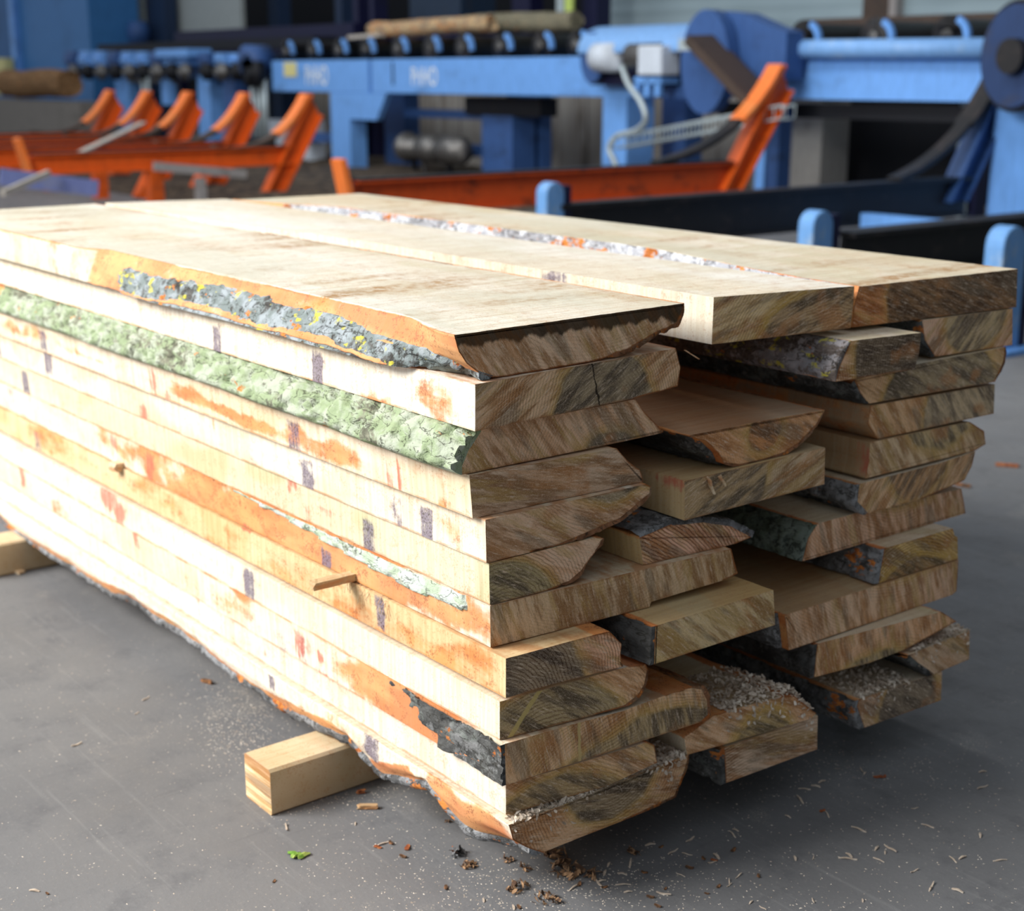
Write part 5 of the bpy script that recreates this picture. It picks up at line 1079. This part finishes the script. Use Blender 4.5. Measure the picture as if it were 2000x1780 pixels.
for (pa, pb) in (((272, 400), (300, 330)), ((378, 400), (402, 330))):
    a = Vector(ax(*pa, -15.5)); b = Vector(ax(*pb, -15.5)); a.z = max(a.z, 0.0)
    MBs = MB().bar((0, 0, 0), b - a, .2, .12, up=(0, 1, 0)).build('strut', ORNG); MBs.location = a
    tag(MBs, 'orange slanting strut under the left arms, ' + ('left one' if pa[0] < 300 else 'right one'), 'strut')
# concrete block with a log, machinery at far left
q1, q2 = Q(-40, 195, 10), Q(155, 195, 10)
tag(MB().bb((q1.x, 10, 0), (q2.x, 10.62, .98)).build('concrete_block', CONC, origin=(q1.x, 10, 0)), 'large grey concrete block at the far left', 'block')
q1, q2 = Q(45, 170, 10.6), Q(165, 172, 10.6)
log('log', (q1.x, 10.28, 1.32), (q2.x, 10.30, 1.32), .30, 9, bark_mat('log_brown', (.12, .065, .03), (.36, .20, .09), .5, 0, .2, 18.0, (.40, .24, .12)), 'brown log lying on the concrete block')
cb = empty('blue_cabinet', (-33, 12.2, 0), 'tall blue cabinet at the upper left corner', 'cabinet')
q1, q2 = Q(38, 50, 12.2), Q(174, 50, 12.2); MB().bb((q1.x, 12.2, 0), (q2.x, 13.4, 4.6)).build('body', paint_mat('cabinet_blue', (.05, .20, .48), (.02, .09, .22), .4, .5, 51, (.8, .8, .8)), cb)
q0 = Q(22, 50, 12.1); MB().bb((q0.x, 12.05, 0), (q1.x, 12.3, 4.6)).build('edge_post', BLUE, cb)
tag(MB().bb((Q(-30, 100, 11.8).x, 11.8, 1.0), (Q(8, 100, 11.8).x, 12.0, 1.9)).build('sign_panel', YEL, origin=(Q(-30, 100, 11.8).x, 11.8, 1.0)), 'yellow-green panel at the left frame edge', 'panel')
# dark bay with columns, rails, cabinet and a pale board
q1, q2 = Q(325, 20, 14), Q(470, 20, 14)
tag(MB().bb((q1.x, 14, 2.4), (q2.x, 14.1, 5.5)).bb((q1.x, 14, 0), (q1.x + .3, 14.1, 2.4)).build('pale_panel', paint_mat('pale_panel', (.38, .42, .42), (.3, .33, .33), .2, .7, 52), origin=(q1.x, 14, 0)), 'pale grey panel hanging in the dark bay', 'panel')
for (pa, pb, Y_, z0_, z1_, mat, lb) in ((180, 225, 14.5, 0, 6, NAVY, 'dark navy column beside the tall blue cabinet'), (290, 322, 13.6, 0, 6, SLATE, 'dark blue column left of the pale panel'), (525, 545, 15, 0, 6, SLATE, 'thin blue column just right of the pale panel'), (655, 668, 15, 0, 6, SLATE, 'blue column of the dark bay, left of its middle'),
        (690, 700, 13.2, 0, 3.0, NAVY, 'thin navy post behind the left end of the log'), (722, 730, 13.2, 0, 3.0, NAVY, 'second thin navy post behind the left end of the log'), (1000, 1035, 15.5, 0, 6, NAVY, 'navy column behind the right part of the log'), (1138, 1165, 14.5, 0, 6, NAVY, 'wide navy column at the right end of the dark bay'), (255, 262, 13.5, 2.6, 6, GALV, 'thin white rod hanging in the dark bay')):
    q1, q2 = Q(pa, 40, Y_), Q(pb, 40, Y_); tag(MB().bb((q1.x, Y_, z0_), (q2.x, Y_ + .3, z1_)).build('column', mat, origin=(q1.x, Y_, z0_)), lb, 'column')
for (pa, pb, y0_, Y_, lb, hh) in ((340, 690, 62, 13.0, 'dark navy rail across the left of the dark bay', .5), (730, 1000, 45, 13.4, 'dark navy rail behind the log', .5)):
    q1, q2 = Q(pa, y0_, Y_), Q(pb, y0_, Y_); z_ = q1.z
    tag(MB().bb((q1.x, Y_, z_ - hh), (q2.x, Y_ + .2, z_)).bb((q1.x, Y_, 0), (q1.x + .15, Y_ + .2, z_ - hh)).bb((q2.x - .15, Y_, 0), (q2.x, Y_ + .2, z_ - hh)).build('rail', NAVY, origin=(q1.x, Y_, 0)), lb, 'rail')
q1, q2 = Q(800, 10, 15.2), Q(900, 10, 15.2); tag(MB().bb((q1.x, 15.2, 0), (q2.x, 16, 4.6)).build('control_cabinet', paint_mat('slate_blue', (.022, .042, .08), df=.3, seed=55), origin=(q1.x, 15.2, 0)), 'slate blue control cabinet in the dark bay above the log', 'cabinet')
for px, mt, lb in ((1087, GALV, 'pale strip hanging at the right of the dark bay'), (1103, LIME, 'lime green strip hanging at the right of the dark bay')):
    q = Q(px, 15, 14.2); tag(MB().bb((q.x, 14.2, q.z - .25), (q.x + .17, 14.25, q.z + 2)).build('hanging_strip', mt, origin=(q.x, 14.2, q.z)), lb, 'strip')
q = Q(270, 60, 13.2); tag(MB().lathe([(0, .1), (0, .22), (.3, .26), (.5, .2), (.5, .05)], (q.x, 13.2, q.z - .3), (0, 0, 1), 16).bb((q.x - .05, 13.15, 0), (q.x + .05, 13.25, q.z - .28)).build('round_housing', BLUED, origin=(q.x, 13.2, q.z - .3)), 'small blue round housing in the dark bay', 'housing')

# bark waste under and behind the arms, added to darken the far floor
LIT = NT('bark_waste', .95); LIT = LIT.out(LIT.mix(LIT.step(LIT.noise(9, detail=5, rough=.7), .40, .62), (.022, .017, .013), (.12, .085, .055)))
nx, ny = 120, 34; X_ = np.linspace(-27, -11, nx); Y_ = np.linspace(6.4, 13.4, ny)
XX, YY = np.meshgrid(X_, Y_, indexing='ij'); E_ = np.minimum(1, np.minimum(np.minimum(XX + 27, -11 - XX), np.minimum(YY - 6.4, 13.4 - YY)) * 1.5)
ZZ = np.clip(.02 + .20 * (fbm(XX * 1.3, YY * 1.3, 0, 4, 4) - .25), 0.0, 1) * E_ + .004
V = np.stack([XX + 19, YY - 9, ZZ], -1).reshape(-1, 3); idx = np.arange(nx * ny).reshape(nx, ny)
F_ = np.stack([idx[:-1, :-1], idx[1:, :-1], idx[1:, 1:], idx[:-1, 1:]], -1).reshape(-1, 4).tolist()
tag(mesh_obj('bark_waste', V, F_, LIT, loc=(-19, 9, 0), smooth=True), 'dark brown bark waste covering the floor beneath the machines', 'bark waste', kind='stuff')

q = Vector(ax(390, 340, -14.0)); tag(MB().bb((-14.06, q.y - .05, 0), (-13.94, q.y + .05, q.z - .045)).build('wood_prop', GREYB, origin=(-14, q.y, 0)), 'short wooden prop under the grey board below the orange arms', 'prop')
